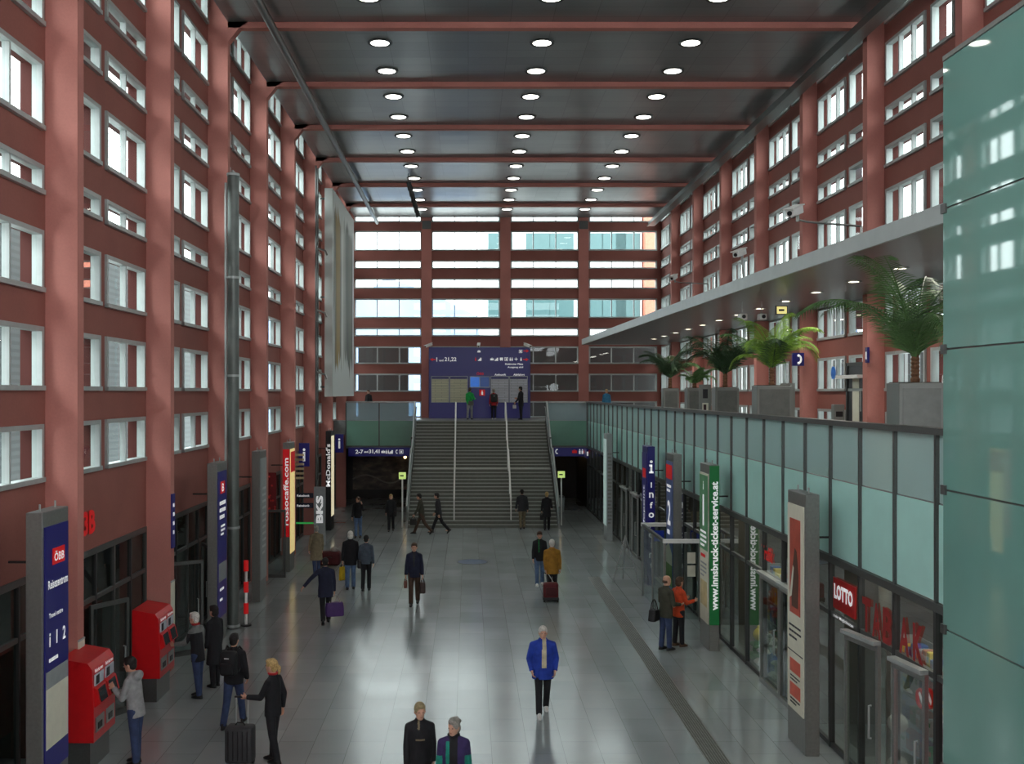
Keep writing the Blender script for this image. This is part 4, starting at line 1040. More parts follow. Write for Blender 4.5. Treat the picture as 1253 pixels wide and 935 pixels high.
# shelves and goods: each packet is a thing of its own
gcols = [(232, 232, 226), (206, 60, 48), (230, 150, 40), (60, 150, 80), (60, 100, 180), (230, 210, 80), (190, 120, 90), (120, 60, 110), (150, 190, 200)]
gm = [pm('packet_%d' % i, c, .6) for i, c in enumerate(gcols)]
cn = ['white', 'red', 'orange', 'green', 'blue', 'yellow', 'tan', 'purple', 'pale blue']
ORD = ['', 'first', 'second', 'third', 'fourth', 'fifth', 'sixth', 'seventh', 'eighth', 'ninth', 'tenth', 'eleventh', 'twelfth', 'thirteenth', 'fourteenth', 'fifteenth', 'sixteenth']
def shelf(label, short, x, y, w_, seed, gap=.14):
    t = thing('shop_shelf', label, 'shelf', (x, y, 0), 0)
    MB().box(0, .35, 0, .04, 0, 2.0).box(0, .35, w_ - .04, w_, 0, 2.0).build('side_panel', GREYP, t)
    for k in range(4): MB().box(0, .35, .04, w_ - .04, .15 + k*.48, .18 + k*.48).build('shelf_board', GREYP, t)
    MB().box(.35, .37, 0, w_, 0, 2.0).build('back_panel', GREYP, t)
    r = random.Random(seed); nm = ['lowest', 'second', 'third', 'top']
    for k in range(4):
        yy = .06; cnt = 0
        while yy < w_ - .2:
            bw = r.uniform(.1, .2); bh = r.uniform(.2, .4); i = r.randrange(len(gm)); cnt += 1
            b = MB().bbox(0, .22, 0, bw, 0, bh, .012, 1); o = b.build('packet', gm[i], loc=(x + .04, y + yy, .18 + k*.48))
            MB().box(-.004, -.001, bw*.15, bw*.85, bh*.55, bh*.8).build('packet_label', gm[(i + 3) % len(gm)], o)
            tag(o, '%s packet %s on the %s board of the %s' % (cn[i], ('nearest the eye' if cnt == 1 else ORD[cnt] + ' from the near end'), nm[k], short), 'packet', 'packets on the shop shelves')
            yy += bw + gap*r.random()
shelf('crowded shelf behind the lottery sign, in the near shop', 'lottery shelf', 7.3, 15.6, 1.9, 3)
shelf('wide shelf behind the double glass door, in the toy shop', 'door shelf', 7.4, 19.6, 2.2, 4)
shelf('far shelf beside the green sign, in the toy shop', 'far shelf', 7.2, 22.4, 2.4, 5)
def soft_toy(label, p, m1, m2, s=1.0):
    t = thing('soft_toy', label, 'toy', p)
    MB().ball((0, 0, .2*s), (.16*s, .17*s, .2*s)).build('body', m1, t, True); h_ = MB().ball((-.02, 0, .48*s), (.13*s, .14*s, .13*s)).build('head', m2, t, True)
    for sd in (-1, 1): MB().ball((0, .1*sd*s, .6*s), .045*s, nu=8, nv=6).build('ear', m2, h_, True); MB().ball((-.1, .16*sd*s, .26*s), (.1*s, .05*s, .05*s), nu=8, nv=6).build('arm', m1, t, True); MB().ball((-.14*s, .1*sd*s, .06*s), (.12*s, .06*s, .06*s), nu=8, nv=6).build('leg', m1, t, True)
for i, (y, zz, a, c, lb) in enumerate(((23.6, 0, 3, 5, 'green and yellow'), (23.0, 0, 0, 0, 'white'), (22.4, 0, 4, 0, 'blue and white'), (21.9, 0, 0, 6, 'white and tan'), (20.0, 0, 2, 2, 'orange'), (19.4, 0, 1, 0, 'red and white'))):
    soft_toy('%s soft toy sitting inside the toy shop window' % lb, (6.75, y, zz), gm[a], gm[c], 1.15)
t = thing('vending_machine', 'bright red vending machine just behind the lift shaft edge', 'vending machine', (6.5, 13.55, 0)); MB().bbox(0, .7, -.3, .3, 0, 2.3, .03, 2).build('cabinet', pm('vending_red', (220, 20, 24), .4, emit=(230, 10, 16), es=.5), t); MB().box(-.01, 0, -.2, .2, .9, 1.9).build('front_panel', MRED, t)
def lamp(name, x, y, z_, e, sx, sy, col=(1, .9, .75)):
    l = bpy.data.lights.new(name, 'AREA'); l.energy = e; l.shape = 'RECTANGLE'; l.size = sx; l.size_y = sy; l.color = col
    o = bpy.data.objects.new(name, l); COL.objects.link(o); o.location = (x, y, z_); return o
for i, (y, e) in enumerate(((15.2, 60), (21.5, 55), (26, 20), (32, 30), (41, 25))):  # unseen area lights and panels, added to illuminate the shop interiors
    lamp('shop_fill_%d' % i, 7.6, y, 3.8, e, 1.2, 2.5)
    t = thing('added_shop_light', ['added unseen light panel above the near tobacco shop', 'added unseen light panel above the toy shop', 'added unseen light panel beyond the toy shop', 'added unseen light panel behind the blue information pylon', 'added unseen light panel in the farthest right shop'][i], 'light', (7.6, y, 3.86)); MB().box(-.3, .3, -.6, .6, 0, .03).build('housing', WHITE, t); MB().box(-.26, .26, -.56, .56, -.008, -.001).build('diffuser', emis('shop_panel', (255, 235, 205), 3), t)
for i, y in enumerate((20, 26, 32, 38, 44, 50)): lamp('gallery_light_%d' % i, 9.3, y, 8.78, 45, .4, 3, (1, .93, .84))
# ------------------------------------------------------------------ people
SKIN = [pm('skin_fair', (206, 158, 134), .55, 0, .08, 14), pm('skin_tan', (184, 132, 106), .55, 0, .08, 14)]
EYE = pm('eye_dark', (30, 24, 22), .3); LIP = pm('lip', (150, 84, 78), .5)
def cloth(n, rgb): return pm('cloth_' + n, rgb, .85, 0, .22, 9, .35)
def hairm(n, rgb): return pm('hair_' + n, rgb, .7, 0, .3, 40, .6)
C = dict(black=cloth('black', (26, 26, 30)), navy=cloth('navy', (30, 34, 56)), char=cloth('charcoal', (48, 48, 52)), jeans=cloth('jeans', (52, 66, 100)),
         jeansl=cloth('pale_jeans', (92, 116, 150)), olive=cloth('olive', (66, 66, 54)), beige=cloth('beige', (128, 116, 92)), grey=cloth('grey', (112, 114, 112)),
         greyb=cloth('blue_grey', (74, 84, 96)), blue=cloth('blue', (30, 60, 158)), cream=cloth('cream', (196, 186, 156)), mustard=cloth('mustard', (164, 118, 38)),
         orange=cloth('orange', (208, 74, 36)), green=cloth('green', (30, 180, 84)), teal=cloth('teal', (22, 130, 112)), purple=cloth('purple', (52, 40, 86)),
         brown=cloth('brown', (76, 58, 46)), lgrey=cloth('light_grey', (150, 150, 150)), red=cloth('red', (170, 36, 40)), white=cloth('white', (226, 226, 222)), aqua=cloth('aqua', (60, 130, 170)))
HR = dict(white=hairm('white', (214, 210, 202)), grey=hairm('grey', (150, 146, 138)), blond=hairm('blond', (190, 160, 104)), brown=hairm('brown', (74, 52, 36)), black=hairm('black', (28, 24, 22)), sandy=hairm('sandy', (150, 136, 100)))
SH = dict(black=pm('shoe_black', (22, 22, 22), .45), brown=pm('shoe_brown', (84, 62, 46), .5), white=pm('shoe_white', (220, 220, 216), .5))

def ell_ring(c, X, Y, rx, ry, n=16): return [c + X*(rx*math.cos(2*PI*k/n)) + Y*(ry*math.sin(2*PI*k/n)) for k in range(n)]
def taper(b, pts, rs, n=12):
    """limb: joints as overlapping balls, segments as frustums; the remesh makes one surface"""
    b.tube(pts, rs, n)
def limb(b, pts, rs, n=12, ends=(True, True)):
    for i in range(len(pts) - 1): b.tube([pts[i], pts[i+1]], [rs[i], rs[i+1]], n)
    for i, p in enumerate(pts):
        if (i == 0 and not ends[0]) or (i == len(pts)-1 and not ends[1]): continue
        b.ball(p, rs[i]*.99, nu=n, nv=8)
def rot_about(p, o, ax, a): return o + Matrix.Rotation(a, 3, ax) @ (p - o)

PEND = []      # meshes waiting for their remesh
def remesh_later(name, b, mats, parent, voxel, sm=3, matfn=None):
    me = b.mesh(name, mats)
    o = put(name, me, parent)
    m = o.modifiers.new('r', 'REMESH'); m.mode = 'VOXEL'; m.voxel_size = voxel
    s = o.modifiers.new('s', 'SMOOTH'); s.iterations = sm; s.factor = .5
    PEND.append((o, mats, matfn)); return o

def person(label, x, y, z0=0.0, face=0, h=1.75, legs=((2, 0), (-2, 0)), arms=((4, 8, 12), (-4, 8, 12)), lean=0, head=(0, 0),
           top='black', coat=.8, trousers='jeans', hair=('brown', 'short'), skin=0, shoes='black', second=None, fn=None, collar=None, width=1.0, curl=25, hat=None, vox=.009, hood=False):
    """face: degrees, 0 looks away from the eye (+Y), 180 looks back at it.  legs: (thigh swing, knee bend) right, left.
    arms: (swing forward, out to the side, elbow bend) right, left"""
    t = thing('person', label, 'person')
    s = h / 1.75
    V3 = Vector
    hz = .93
    hipc = V3((0, 0, hz))
    hips = [V3((sd*.088, 0, hz)) for sd in (1, -1)]
    feet = []
    lp = []
    for (a, kb), hp in zip(legs, hips):
        a = math.radians(a); kb = math.radians(kb)
        kn = hp + V3((0, math.sin(a), -math.cos(a)))*.43
        an = kn + V3((0, math.sin(a - kb), -math.cos(a - kb)))*.42
        lp.append((hp, kn, an, a - kb))
    drop = min(l[2].z for l in lp) - .075
    up = V3((0, 0, -drop))
    lp = [(p + up, k + up, a + up, g) for p, k, a, g in lp]; hipc = hipc + up
    ax = 'X'; la = -math.radians(lean)
    T = lambda p: rot_about(V3(p) + up, hipc, 'X', la)
    sw = .166*width
    sh = [T((sd*sw, -.005, 1.405)) for sd in (1, -1)]
    hands = []
    ap = []
    for (f, o_, e, *inw), S, sd in zip(arms, sh, (1, -1)):
        iw = inw[0] if inw else 6
        f_, o2, e_ = math.radians(f), math.radians(o_), math.radians(e)
        d1 = V3((sd*math.sin(o2), math.sin(f_)*math.cos(o2), -math.cos(f_)*math.cos(o2)))
        el = S + d1*.29
        o3 = math.radians(o_ - iw)
        d2 = V3((sd*math.sin(o3), math.sin(f_ + e_)*math.cos(o3), -math.cos(f_ + e_)*math.cos(o3)))
        wr = el + d2*.255
        ap.append((S, el, wr, d2, sd)); hands.append(wr + d2*.1)
    # ---- body: trunk, neck, head, limbs, hands in one surface
    b = MB()
    def trunk(b, prof):
        b.loft([ell_ring(T((0, yo, z_)), V3((1, 0, 0)), Matrix.Rotation(la, 3, 'X') @ V3((0, 1, 0)), rx*width, ry) for z_, rx, ry, yo in prof])
    trunk(b, [(.86, .13, .09, 0), (1.0, .14, .095, 0), (1.15, .125, .09, 0), (1.33, .125, .09, 0), (1.41, .085, .07, 0), (1.47, .055, .052, -.005)])
    nk0, nk1 = T((0, -.01, 1.46)), T((0, .012, 1.58))
    b.tube([nk0, nk1], [.056, .052], 12)
    hc = T((0, .03, 1.645))
    Mh = Matrix.Translation(hc) @ Matrix.Rotation(math.radians(-head[0]), 4, 'Z') @ Matrix.Rotation(math.radians(-head[1]), 4, 'X') @ Matrix.Translation(-hc)
    def hd(p): return Mh @ (hc + V3(p))
    # skull and jaw as stacked oval sections
    secs = [(-.118, .024, .026, .052), (-.105, .043, .05, .038), (-.08, .057, .074, .02), (-.045, .067, .088, .006), (0, .074, .096, 0), (.04, .077, .099, -.004), (.075, .072, .092, -.008), (.1, .054, .07, -.01), (.116, .026, .034, -.01)]
    b.loft([[hd((rx*math.cos(2*PI*k/16), yo + ry*math.sin(2*PI*k/16), z_)) for k in range(16)] for z_, rx, ry, yo in secs])
    b.loft([[hd((w_*math.cos(2*PI*k/8), yy + d_*math.sin(2*PI*k/8), z_)) for k in range(8)] for z_, w_, d_, yy in ((.012, .008, .01, .092), (-.02, .013, .017, .1), (-.038, .017, .018, .098), (-.046, .01, .01, .092))])
    b.ball(hd((0, .086, -.066)), (.026, .014, .012), nu=10, nv=6); b.ball(hd((0, .066, -.104)), (.024, .02, .016), nu=10, nv=6)
    b.ball(hd((0, .086, .022)), (.05, .012, .01), nu=10, nv=6)
    for sd in (1, -1): b.ball(hd((sd*.078, -.008, -.012)), (.012, .024, .034), nu=10, nv=7)
    for S, el, wr, d2, sd in ap:
        limb(b, [S, el, wr], [.05, .04, .03])
        side = V3((0, 1, 0)) - d2*d2.y
        side = side.normalized() if side.length > .15 else V3((0, 0, 1))        # thumb side looks forward
        nrm = d2.cross(side).normalized()
        if nrm.x*sd > 0: nrm = -nrm                                           # palm looks at the body
        pr = [(0, .026, .02), (.03, .036, .018), (.07, .043, .017), (.095, .042, .014)]
        b.loft([ell_ring(wr + d2*u, side, nrm, a_, c_, 12) for u, a_, c_ in pr])
        cr = math.radians(curl)
        for i, (off, ln) in enumerate(((.034, .066), (.0115, .076), (-.0115, .072), (-.034, .056))):
            p0 = wr + d2*.088 + side*off
            q1 = d2*math.cos(cr) + nrm*math.sin(cr) + side*(off*1.8); q2 = d2*math.cos(cr*2.4) + nrm*math.sin(cr*2.4)
            limb(b, [p0, p0 + q1*ln*.5, p0 + q1*ln*.5 + q2*ln*.5], [.0095, .009, .0075], 8)
        p0 = wr + d2*.025 + side*.03
        limb(b, [p0, p0 + (side*.75 + d2*.6 + nrm*.2)*.038, p0 + (side*.95 + d2*1.6 + nrm*.5)*.036], [.012, .0105, .0085], 8)
    for hp, kn, an, g in lp:
        limb(b, [hp, kn, an], [.075, .05, .036])
        b.ball(an + V3((0, .05, -.035)), (.036, .11, .03), nu=12, nv=7)
    M = Matrix.Translation((x, y, z0)) @ Matrix.Rotation(math.radians(face), 4, 'Z') @ Matrix.Scale(s, 4)
    t.matrix_world = Matrix.Translation((x, y, z0)) @ Matrix.Rotation(math.radians(face), 4, 'Z'); t.scale = (s, s, s)
    remesh_later('body', b, [SKIN[skin]], t, vox, 2)
    for sd in (1, -1):
        e = MB().ball(hd((sd*.03, .092, .006)), (.011, .006, .006), nu=8, nv=6); e.build('eye', EYE, t, True)
    MB().ball(hd((0, .0985, -.066)), (.021, .004, .004), nu=8, nv=5).build('mouth', LIP, t, True)
    # ---- jacket or coat
    b = MB()
    hem = coat
    pr = []
    if hem < .7: pr += [(hem, .205, .165, .0), (.8, .185, .14, 0)]
    else: pr += [(hem, .178, .135, 0)]
    pr += [(.93, .178, .132, 0), (1.08, .165, .122, 0), (1.25, .172, .128, .005), (1.35, .166, .118, 0), (1.42, .135, .095, -.005), (1.465, .09, .08, -.005), (1.5, .068, .07, -.005)]
    trunk(b, pr)
    trunk(b, [(1.47, .078, .078, -.004), (1.535, .07, .07, .0)])
    for S, el, wr, d2, sd in ap:
        limb(b, [S, el, wr - d2*.0], [.064, .055, .045], 14, (True, False))
        b.ball(S + V3((-sd*.03, 0, -.03)), (.068, .07, .07), nu=12, nv=8)
        b.tube([T((sd*.035, -.008, 1.462)), S + V3((-sd*.01, 0, .006))], [.06, .06], 12)
    if hood: b.ball(T((0, -.1, 1.46)), (.12, .075, .085))
    mats = [C[top]] + ([C[second]] if second else []) + ([C[collar]] if collar else [])
    remesh_later('coat' if hem < .7 else 'jacket', b, mats, t, .013, 4, (lambda p, n_: fn(p, n_)) if fn else None)
    if collar:
        MB().tube([T((.075*math.cos(k*PI/6), .0 + .072*math.sin(k*PI/6), 1.525)) for k in range(13)], .02, 8).build('scarf', C[collar], t, True)
    # ---- trousers
    b = MB()
    b.loft([ell_ring(hipc + V3((0, 0, dz)), V3((1, 0, 0)), V3((0, 1, 0)), rx*width, ry) for dz, rx, ry in ((-.09, .14, .105), (.0, .165, .12), (.1, .155, .112))])
    for hp, kn, an, g in lp:
        dn_ = (an - kn).normalized()
        limb(b, [hp + V3((0, 0, -.02)), kn, an + dn_*.015], [.098, .07, .062], 14, (True, False))
    remesh_later('trousers', b, [C[trousers]], t, .013, 3)
    # ---- shoes
    for hp, kn, an, g in lp:
        pitch = max(-.5, min(.9, -g)) if an.z > .13 else 0
        Mx = Matrix.Translation(an) @ Matrix.Rotation(-pitch, 4, 'X')
        b = MB()
        b.loft([[Mx @ V3((w_*math.cos(2*PI*k/14), yy + d_*math.sin(2*PI*k/14), z_)) for k in range(14)] for z_, w_, d_, yy in ((-.075, .044, .135, .055), (-.055, .047, .138, .055), (-.03, .044, .12, .045), (.0, .042, .075, .01), (.04, .042, .052, -.005))])
        b.build('shoe', SH[shoes], t, True)
    # ---- hair
    hm = HR[hair[0]]; st_ = hair[1]
    b = MB()
    if hat: 
        b.loft([[hd((rx*math.cos(2*PI*k/16), -.01 + ry*math.sin(2*PI*k/16), z_)) for k in range(16)] for z_, rx, ry in ((.03, .086, .108), (.07, .088, .11), (.105, .07, .088), (.13, .03, .04))]); b.build('hat', C[hat], t, True)
        b = MB()
    if st_ != 'bald':
        b.ball(hd((0, -.016, .036)), (.089, .108, .102)); b.ball(hd((0, .03, .085)), (.068, .074, .042))
        if st_ in ('bob', 'long', 'curly'):
            b.ball(hd((0, -.045, -.035)), (.088, .075, .09))
        if st_ == 'long': b.ball(hd((0, -.07, -.12)), (.075, .05, .11))
        if st_ == 'short': b.ball(hd((0, -.05, -.03)), (.074, .062, .07))
        if st_ == 'curly':
            r = random.Random(len(label))
            for k in range(16):
                a = r.uniform(0, 2*PI); u = r.uniform(-.2, 1)
                b.ball(hd((.07*math.cos(a)*math.sqrt(1 - u*u*.8), -.03 + .075*math.sin(a)*math.sqrt(1-u*u*.8) - .015, .03 + .07*u)), .034, nu=8, nv=6)
        if st_ == 'tail':
            b.ball(hd((0, -.05, -.03)), (.074, .062, .07)); b.tube([hd((0, -.11, .02)), hd((0, -.15, -.01)), hd((0, -.155, -.08)), hd((0, -.14, -.14))], [.03, .034, .028, .01], 10)
        remesh_later('hair', b, [hm], t, .011, 2)
    else:
        b.ball(hd((0, -.045, -.02)), (.082, .066, .05)); remesh_later('hair', b, [hm], t, .011, 2)
    return t, [M @ p for p in hands], M, T
WALK = lambda a, k1=4, k2=18: ((a, k1), (-a, k2))

# foreground pair, cut by the lower edge
def zip_open(w0, zt=1.5):
    return lambda p, n: 1 if (p.y > .04 and abs(p.x) < w0*(p.z/zt) and p.z > .8) else 0
person('person with short blond hair in a black duffle coat, left of the front pair', -.70, 14.75, 0, 186, 1.68, WALK(14), arms=((6, 7, 10), (-8, 7, 10)), top='black', coat=.55, trousers='char', hair=('sandy', 'short'), second='beige', fn=lambda p, n: 1 if (p.y > .05 and abs(p.x - .02) < .018 and p.z > 1.36) or (p.y > .05 and 1.2 < p.z < 1.225 and abs(p.x) < .07) else 0, head=(-8, 4))
def shell(p, n):
    if p.y > .03 and abs(p.x) < .06: return 0 if False else 2
    if p.y > .02 and .06 <= p.x < .11 and p.z < 1.42: return 1
    if abs(p.x) > .16 and p.z < 1.22: return 1
    return 0
t, hnd, M_, T_ = person('person with windblown grey hair in a teal and purple jacket, right of the front pair', -.20, 14.1, 0, 178, 1.66, WALK(-14), arms=((6, 7, 10), (-8, 7, 10)), top='purple', trousers='char', hair=('grey', 'curly'), second='teal', collar='black', fn=shell, head=(25, 4), width=1.05)
# walking to the eye in a blue jacket
person('person with white hair in an open blue jacket walking toward the viewer', 1.42, 19.45, 0, 182, 1.70, ((12, 4), (-10, 16)), arms=((-6, 14, 40, 24), (-6, 14, 40, 24)), top='blue', coat=.74, trousers='black', hair=('white', 'short'), shoes='white', second='cream', fn=lambda p, n: 1 if (p.y > .03 and -.03 < p.x + .03 < .05*(1 + (1.5 - p.z)*.6) and p.z > .95) else 0, width=1.22, head=(0, 4))
t, hd1, M_, T_ = person('person in a dark navy jacket walking toward the viewer with a briefcase', -1.56, 29.5, 0, 180, 1.80, ((9, 4), (-9, 14)), arms=((2, 10, 8), (4, 10, 8)), top='navy', trousers='brown', hair=('brown', 'short'), second='char', fn=lambda p, n: 1 if (p.y > .05 and abs(p.x) < .035*(p.z - .9)*2 and p.z > 1.1) else 0)
BAGS = []
def handbag(name, label, cat, p, w_, d_, h_, col, hl=.16, rz=0, strap=None, bcol=None):
    """bag hanging below point p (the hand)"""
    t = thing(name, label, cat, (p[0], p[1], p[2] - hl - h_), rz)
    m = pm('bag_%s' % label.replace(' ', '_')[:30], col, .6, 0, .15, 8, .2)
    b = MB(); r_ = []
    for z_, k in ((0, .94), (.03, 1), (h_*.6, 1.0), (h_*.92, .94), (h_, .88)):
        r_.append([Vector(((abs(math.cos(a))**.35)*math.copysign(1, math.cos(a))*w_/2*k, (abs(math.sin(a))**.5)*math.copysign(1, math.sin(a))*d_/2*(k if z_ < h_*.5 else k*.75), z_)) for a in [2*PI*j/20 + .01 for j in range(20)]])
    b.loft(r_); b.build('bag_body', m, t, 'auto')
    hm = pm('bag_handle', (34, 30, 28), .6) if bcol is None else pm('bag_handle_%d%d%d' % bcol, bcol, .6)
    for sd in (-1, 1):
        MB().tube([(w_*.28*math.cos(a), sd*d_*.22*(1 - .8*math.sin(a)), h_ - .02 + (hl + .02)*math.sin(a)) for a in [PI*j/10 for j in range(11)]], .011, 6).build('handle', hm, t, True)
    return t
handbag('briefcase', 'dark brown briefcase in the left hand of the navy jacket person', 'bag', hd1[1], .16, .36, .3, (58, 38, 34), .1)
handbag('handbag', 'small reddish pouch in the right hand of the navy jacket person', 'bag', hd1[0], .1, .2, .2, (112, 62, 50), .06)
t, hs, M_, T_ = person('person in a dark jacket and cap stretching an arm out with a purple bag', -3.8, 27.2, 0, 12, 1.74, ((15, 6), (-14, 22)), arms=((-2, 8, 6), (-12, 48, 4)), lean=8, top='navy', coat=.72, trousers='black', hair=('black', 'short'), hat='char', width=1.15)
handbag('holdall', 'purple holdall with pale handles carried by the person in dark jacket', 'bag', hs[0], .5, .24, .36, (74, 40, 104), .2, .3, bcol=(196, 190, 186))
# couple walking away
t, hs, M_, T_ = person('person with white hair in a black coat walking away with a yellow bag', -3.68, 31.9, 0, 2, 1.80, ((5, 2), (-5, 6)), arms=((2, 9, 10), (0, 9, 6)), top='black', coat=.74, trousers='jeansl', hair=('white', 'bob'), width=1.08)
handbag('plastic_bag', 'yellow plastic bag hanging from the hand of the black coat person', 'bag', hs[1], .26, .1, .42, (216, 182, 34), .08, .9)
t, hs, M_, T_ = person('person in a short blue grey jacket walking away beside the black coat person', -3.17, 31.7, 0, -2, 1.70, ((5, 3), (-6, 10)), arms=((0, 9, 10), (2, 9, 20)), top='greyb', coat=.86, trousers='black', hair=('black', 'short'))
p = M_ @ Vector((-.2, .05, .92)); handbag('shoulder_bag', 'dark shoulder bag at the hip of the blue grey jacket person', 'bag', (p.x - .02, p.y, p.z + .14), .13, .3, .24, (30, 28, 30), .1, .2)
t, hs, M_, T_ = person('person in a long beige coat walking away near the red pylon sign', -5.1, 34.3, 0, 20, 1.66, ((6, 3), (-8, 12)), arms=((5, 8, 15), (5, 8, 15)), top='beige', coat=.55, trousers='jeans', hair=('grey', 'short'), width=1.1)
t = thing('luggage', 'dark red soft suitcase lying on the floor beyond the beige coat person', 'bag', (-4.95, 36.3, 0)); MB().bbox(-.42, .42, -.25, .25, .02, .5, .1, 3).build('bag_body', pm('wine_cloth', (74, 18, 26), .8), t, True); MB().tube([(-.12, -.26, .3), (-.1, -.3, .34), (.1, -.3, .34), (.12, -.26, .3)], .014, 6).build('handle', BLACK, t); MB().ball((.2, -.05, .56), (.14, .1, .1)).build('pale_bundle', C['lgrey'], t, True)
t, hs, M_, T_ = person('person in a black jacket and jeans holding a phone at the ear', -4.66, 43.2, 0, 172, 1.72, ((4, 2), (-4, 4)), arms=((4, 10, 14), (48, 22, 128, 34)), top='black', coat=.86, trousers='jeansl', hair=('brown', 'short'), head=(20, 0))
t, hs, M_, T_ = person('person with blond hair in dark clothes walking left of the staircase foot', -3.42, 45.2, 0, 178, 1.63, ((8, 3), (-8, 12)), arms=((4, 9, 14), (0, 9, 10)), top='black', coat=.8, trousers='black', hair=('blond', 'bob'))
p = M_ @ Vector((-.2, .05, .98)); handbag('shoulder_bag', 'black shoulder bag of the blond person left of the staircase', 'bag', (p.x, p.y, p.z + .1), .14, .32, .24, (24, 22, 24), .1)
t, hs, M_, T_ = person('person in an olive jacket striding left before the stairs with a bag', -2.03, 44.3, 0, 80, 1.80, ((24, 4), (-22, 22)), arms=((-14, 8, 10), (16, 8, 14)), lean=6, top='olive', coat=.76, trousers='brown', hair=('black', 'short'))
handbag('handbag', 'dark bag in the hand of the olive jacket person before the stairs', 'bag', hs[1], .3, .12, .26, (30, 28, 26), .1)
person('person in a dark grey jacket striding left before the stairs, behind the olive jacket', -1.29, 44.6, 0, 78, 1.80, ((24, 4), (-24, 20)), arms=((12, 8, 16), (-16, 8, 12)), lean=5, top='char', coat=.8, trousers='black', hair=('black', 'short'))
person('person in a dark jacket and tan trousers climbing the lowest stairs', 2.43, 45.95, 0, 6, 1.78, ((14, 24), (-8, 6)), arms=((-8, 10, 16), (10, 10, 20)), lean=7, top='char', coat=.8, trousers='beige', hair=('black', 'short'), width=1.08)
t, hs, M_, T_ = person('person with blond hair in a black coat at the right staircase foot', 3.5, 45.5, 0, -4, 1.70, ((5, 4), (-6, 10)), arms=((6, 10, 60), (6, 10, 18)), top='black', coat=.62, trousers='black', hair=('blond', 'short'))
handbag('handbag', 'black handbag held by the blond person at the right staircase foot', 'bag', hs[1], .14, .3, .22, (20, 20, 22), .1)
# pair in the middle right
person('person in a black jacket and jeans facing the viewer past a mustard jacket', 2.27, 32.5, 0, 178, 1.72, ((10, 4), (-6, 8)), arms=((4, 8, 20), (4, 8, 16)), top='black', coat=.82, trousers='jeansl', hair=('brown', 'short'), hat='brown', shoes='white', second='green', fn=lambda p, n: 1 if (p.y > .06 and .015 < p.x < .035 and p.z > 1.1) else 0)
t, hs, M_, T_ = person('person with white hair in a mustard jacket pulling a red trolley bag', 2.5, 30.5, 0, 2, 1.74, ((4, 3), (-4, 6)), arms=((2, 9, 8), (-10, 6, 10, 12)), top='mustard', coat=.74, trousers='black', hair=('white', 'short'), width=1.15)
t = thing('trolley_bag', 'dark red trolley bag standing behind the mustard jacket person', 'suitcase', (2.42, 30.0, 0), 0)
gl = hs[1] - Vector((2.42, 30.0, 0))
MB().bbox(-.22, .22, -.15, .15, .06, .56, .06, 3).build('bag_body', pm('trolley_red', (92, 22, 26), .7, 0, .15, 8), t, True)
MB().bbox(-.24, .24, -.17, .17, .04, .16, .05, 2).build('base', BLACK, t)
for sd in (-1, 1): MB().tube([(sd*.2 - .02, -.1, .05), (sd*.2 + .02, -.1, .05)], .05, 12).build('wheel', BLACK, t); MB().tube([(sd*.12, .12, .5), (gl.x + sd*.05, gl.y, gl.z)], .011, 6).build('handle_rod', ALU, t)
MB().tube([(gl.x - .07, gl.y, gl.z), (gl.x + .07, gl.y, gl.z)], .016, 8).build('grip', BLACK, t)
MB().bbox(-.15, .15, -.17, -.14, .2, .44, .02, 2).build('front_pocket', pm('trolley_red2', (74, 18, 22), .7), t)
# pair beside the green pylon
t, hs, M_, T_ = person('person in an olive grey jacket with a shoulder bag beside the green pylon', 4.72, 24.4, 0, -60, 1.76, ((3, 2), (-3, 3)), arms=((10, 8, 70, 20), (6, 8, 60, 26)), top='olive', coat=.78, trousers='jeans', hair=('brown', 'bald'), head=(10, 2), width=1.1)
p = M_ @ Vector((-.12, -.26, 1.0)); handbag('shoulder_bag', 'black shoulder bag slung behind the olive grey jacket person', 'bag', (p.x, p.y, p.z + .2), .2, .36, .26, (22, 22, 24), .24, -.6)
person('person in a bright orange jacket beside the green pylon sign', 5.1, 24.75, 0, -62, 1.66, ((3, 2), (-3, 3)), arms=((18, 8, 80, 10), (18, 8, 80, 10)), top='orange', coat=.76, trousers='black', hair=('brown', 'bob'), shoes='brown', head=(0, 4))
# left foreground
t, hs, M_, T_ = person('person with a blond ponytail in a black suit pulling a dark suitcase', -3.25, 17.0, 0, 70, 1.70, ((5, 3), (-5, 8)), arms=((-16, 12, 26), (26, 8, 62, 4)), top='black', coat=.8, trousers='black', hair=('blond', 'tail'), collar='red')
g_ = hs[1]; sx, sy = g_.x, g_.y - .1; gz = g_.z
t = thing('suitcase', 'dark grey upright trolley suitcase beside the person with the ponytail', 'suitcase', (sx, sy, 0), -.1)
b = MB().bbox(-.23, .23, -.14, .14, .06, .66, .05, 3); b.build('shell', pm('case_grey', (54, 54, 56), .6, 0, .12, 12), t, True)
b = MB()
for k in range(5): b.box(-.16 + k*.08 - .008, -.16 + k*.08 + .008, -.146, -.14, .12, .6)
b.build('ribs', BLACK, t)
for sd in (-1, 1):
    MB().tube([(sd*.18 - .025, .1, .045), (sd*.18 + .025, .1, .045)], .045, 12).build('wheel', BLACK, t)
    MB().tube([(sd*.1, .1, .64), (sd*.1, .1, gz)], .011, 8).build('handle_rod', ALU, t)
MB().bbox(-.13, .13, .08, .12, gz - .015, gz + .015, .012, 2).build('grip', BLACK, t); MB().tube([(-.08, 0, .66), (-.05, 0, .7), (.05, 0, .7), (.08, 0, .66)], .012, 6).build('carry_handle', BLACK, t)
t, hs, M_, T_ = person('person in a dark jacket with a black backpack walking away in jeans', -4.33, 18.85, 0, -8, 1.72, ((20, 5), (-16, 10)), arms=((-6, 14, 40, 20), (4, 12, 40, 20)), top='black', coat=.84, trousers='jeans', hair=('black', 'short'), width=1.08)
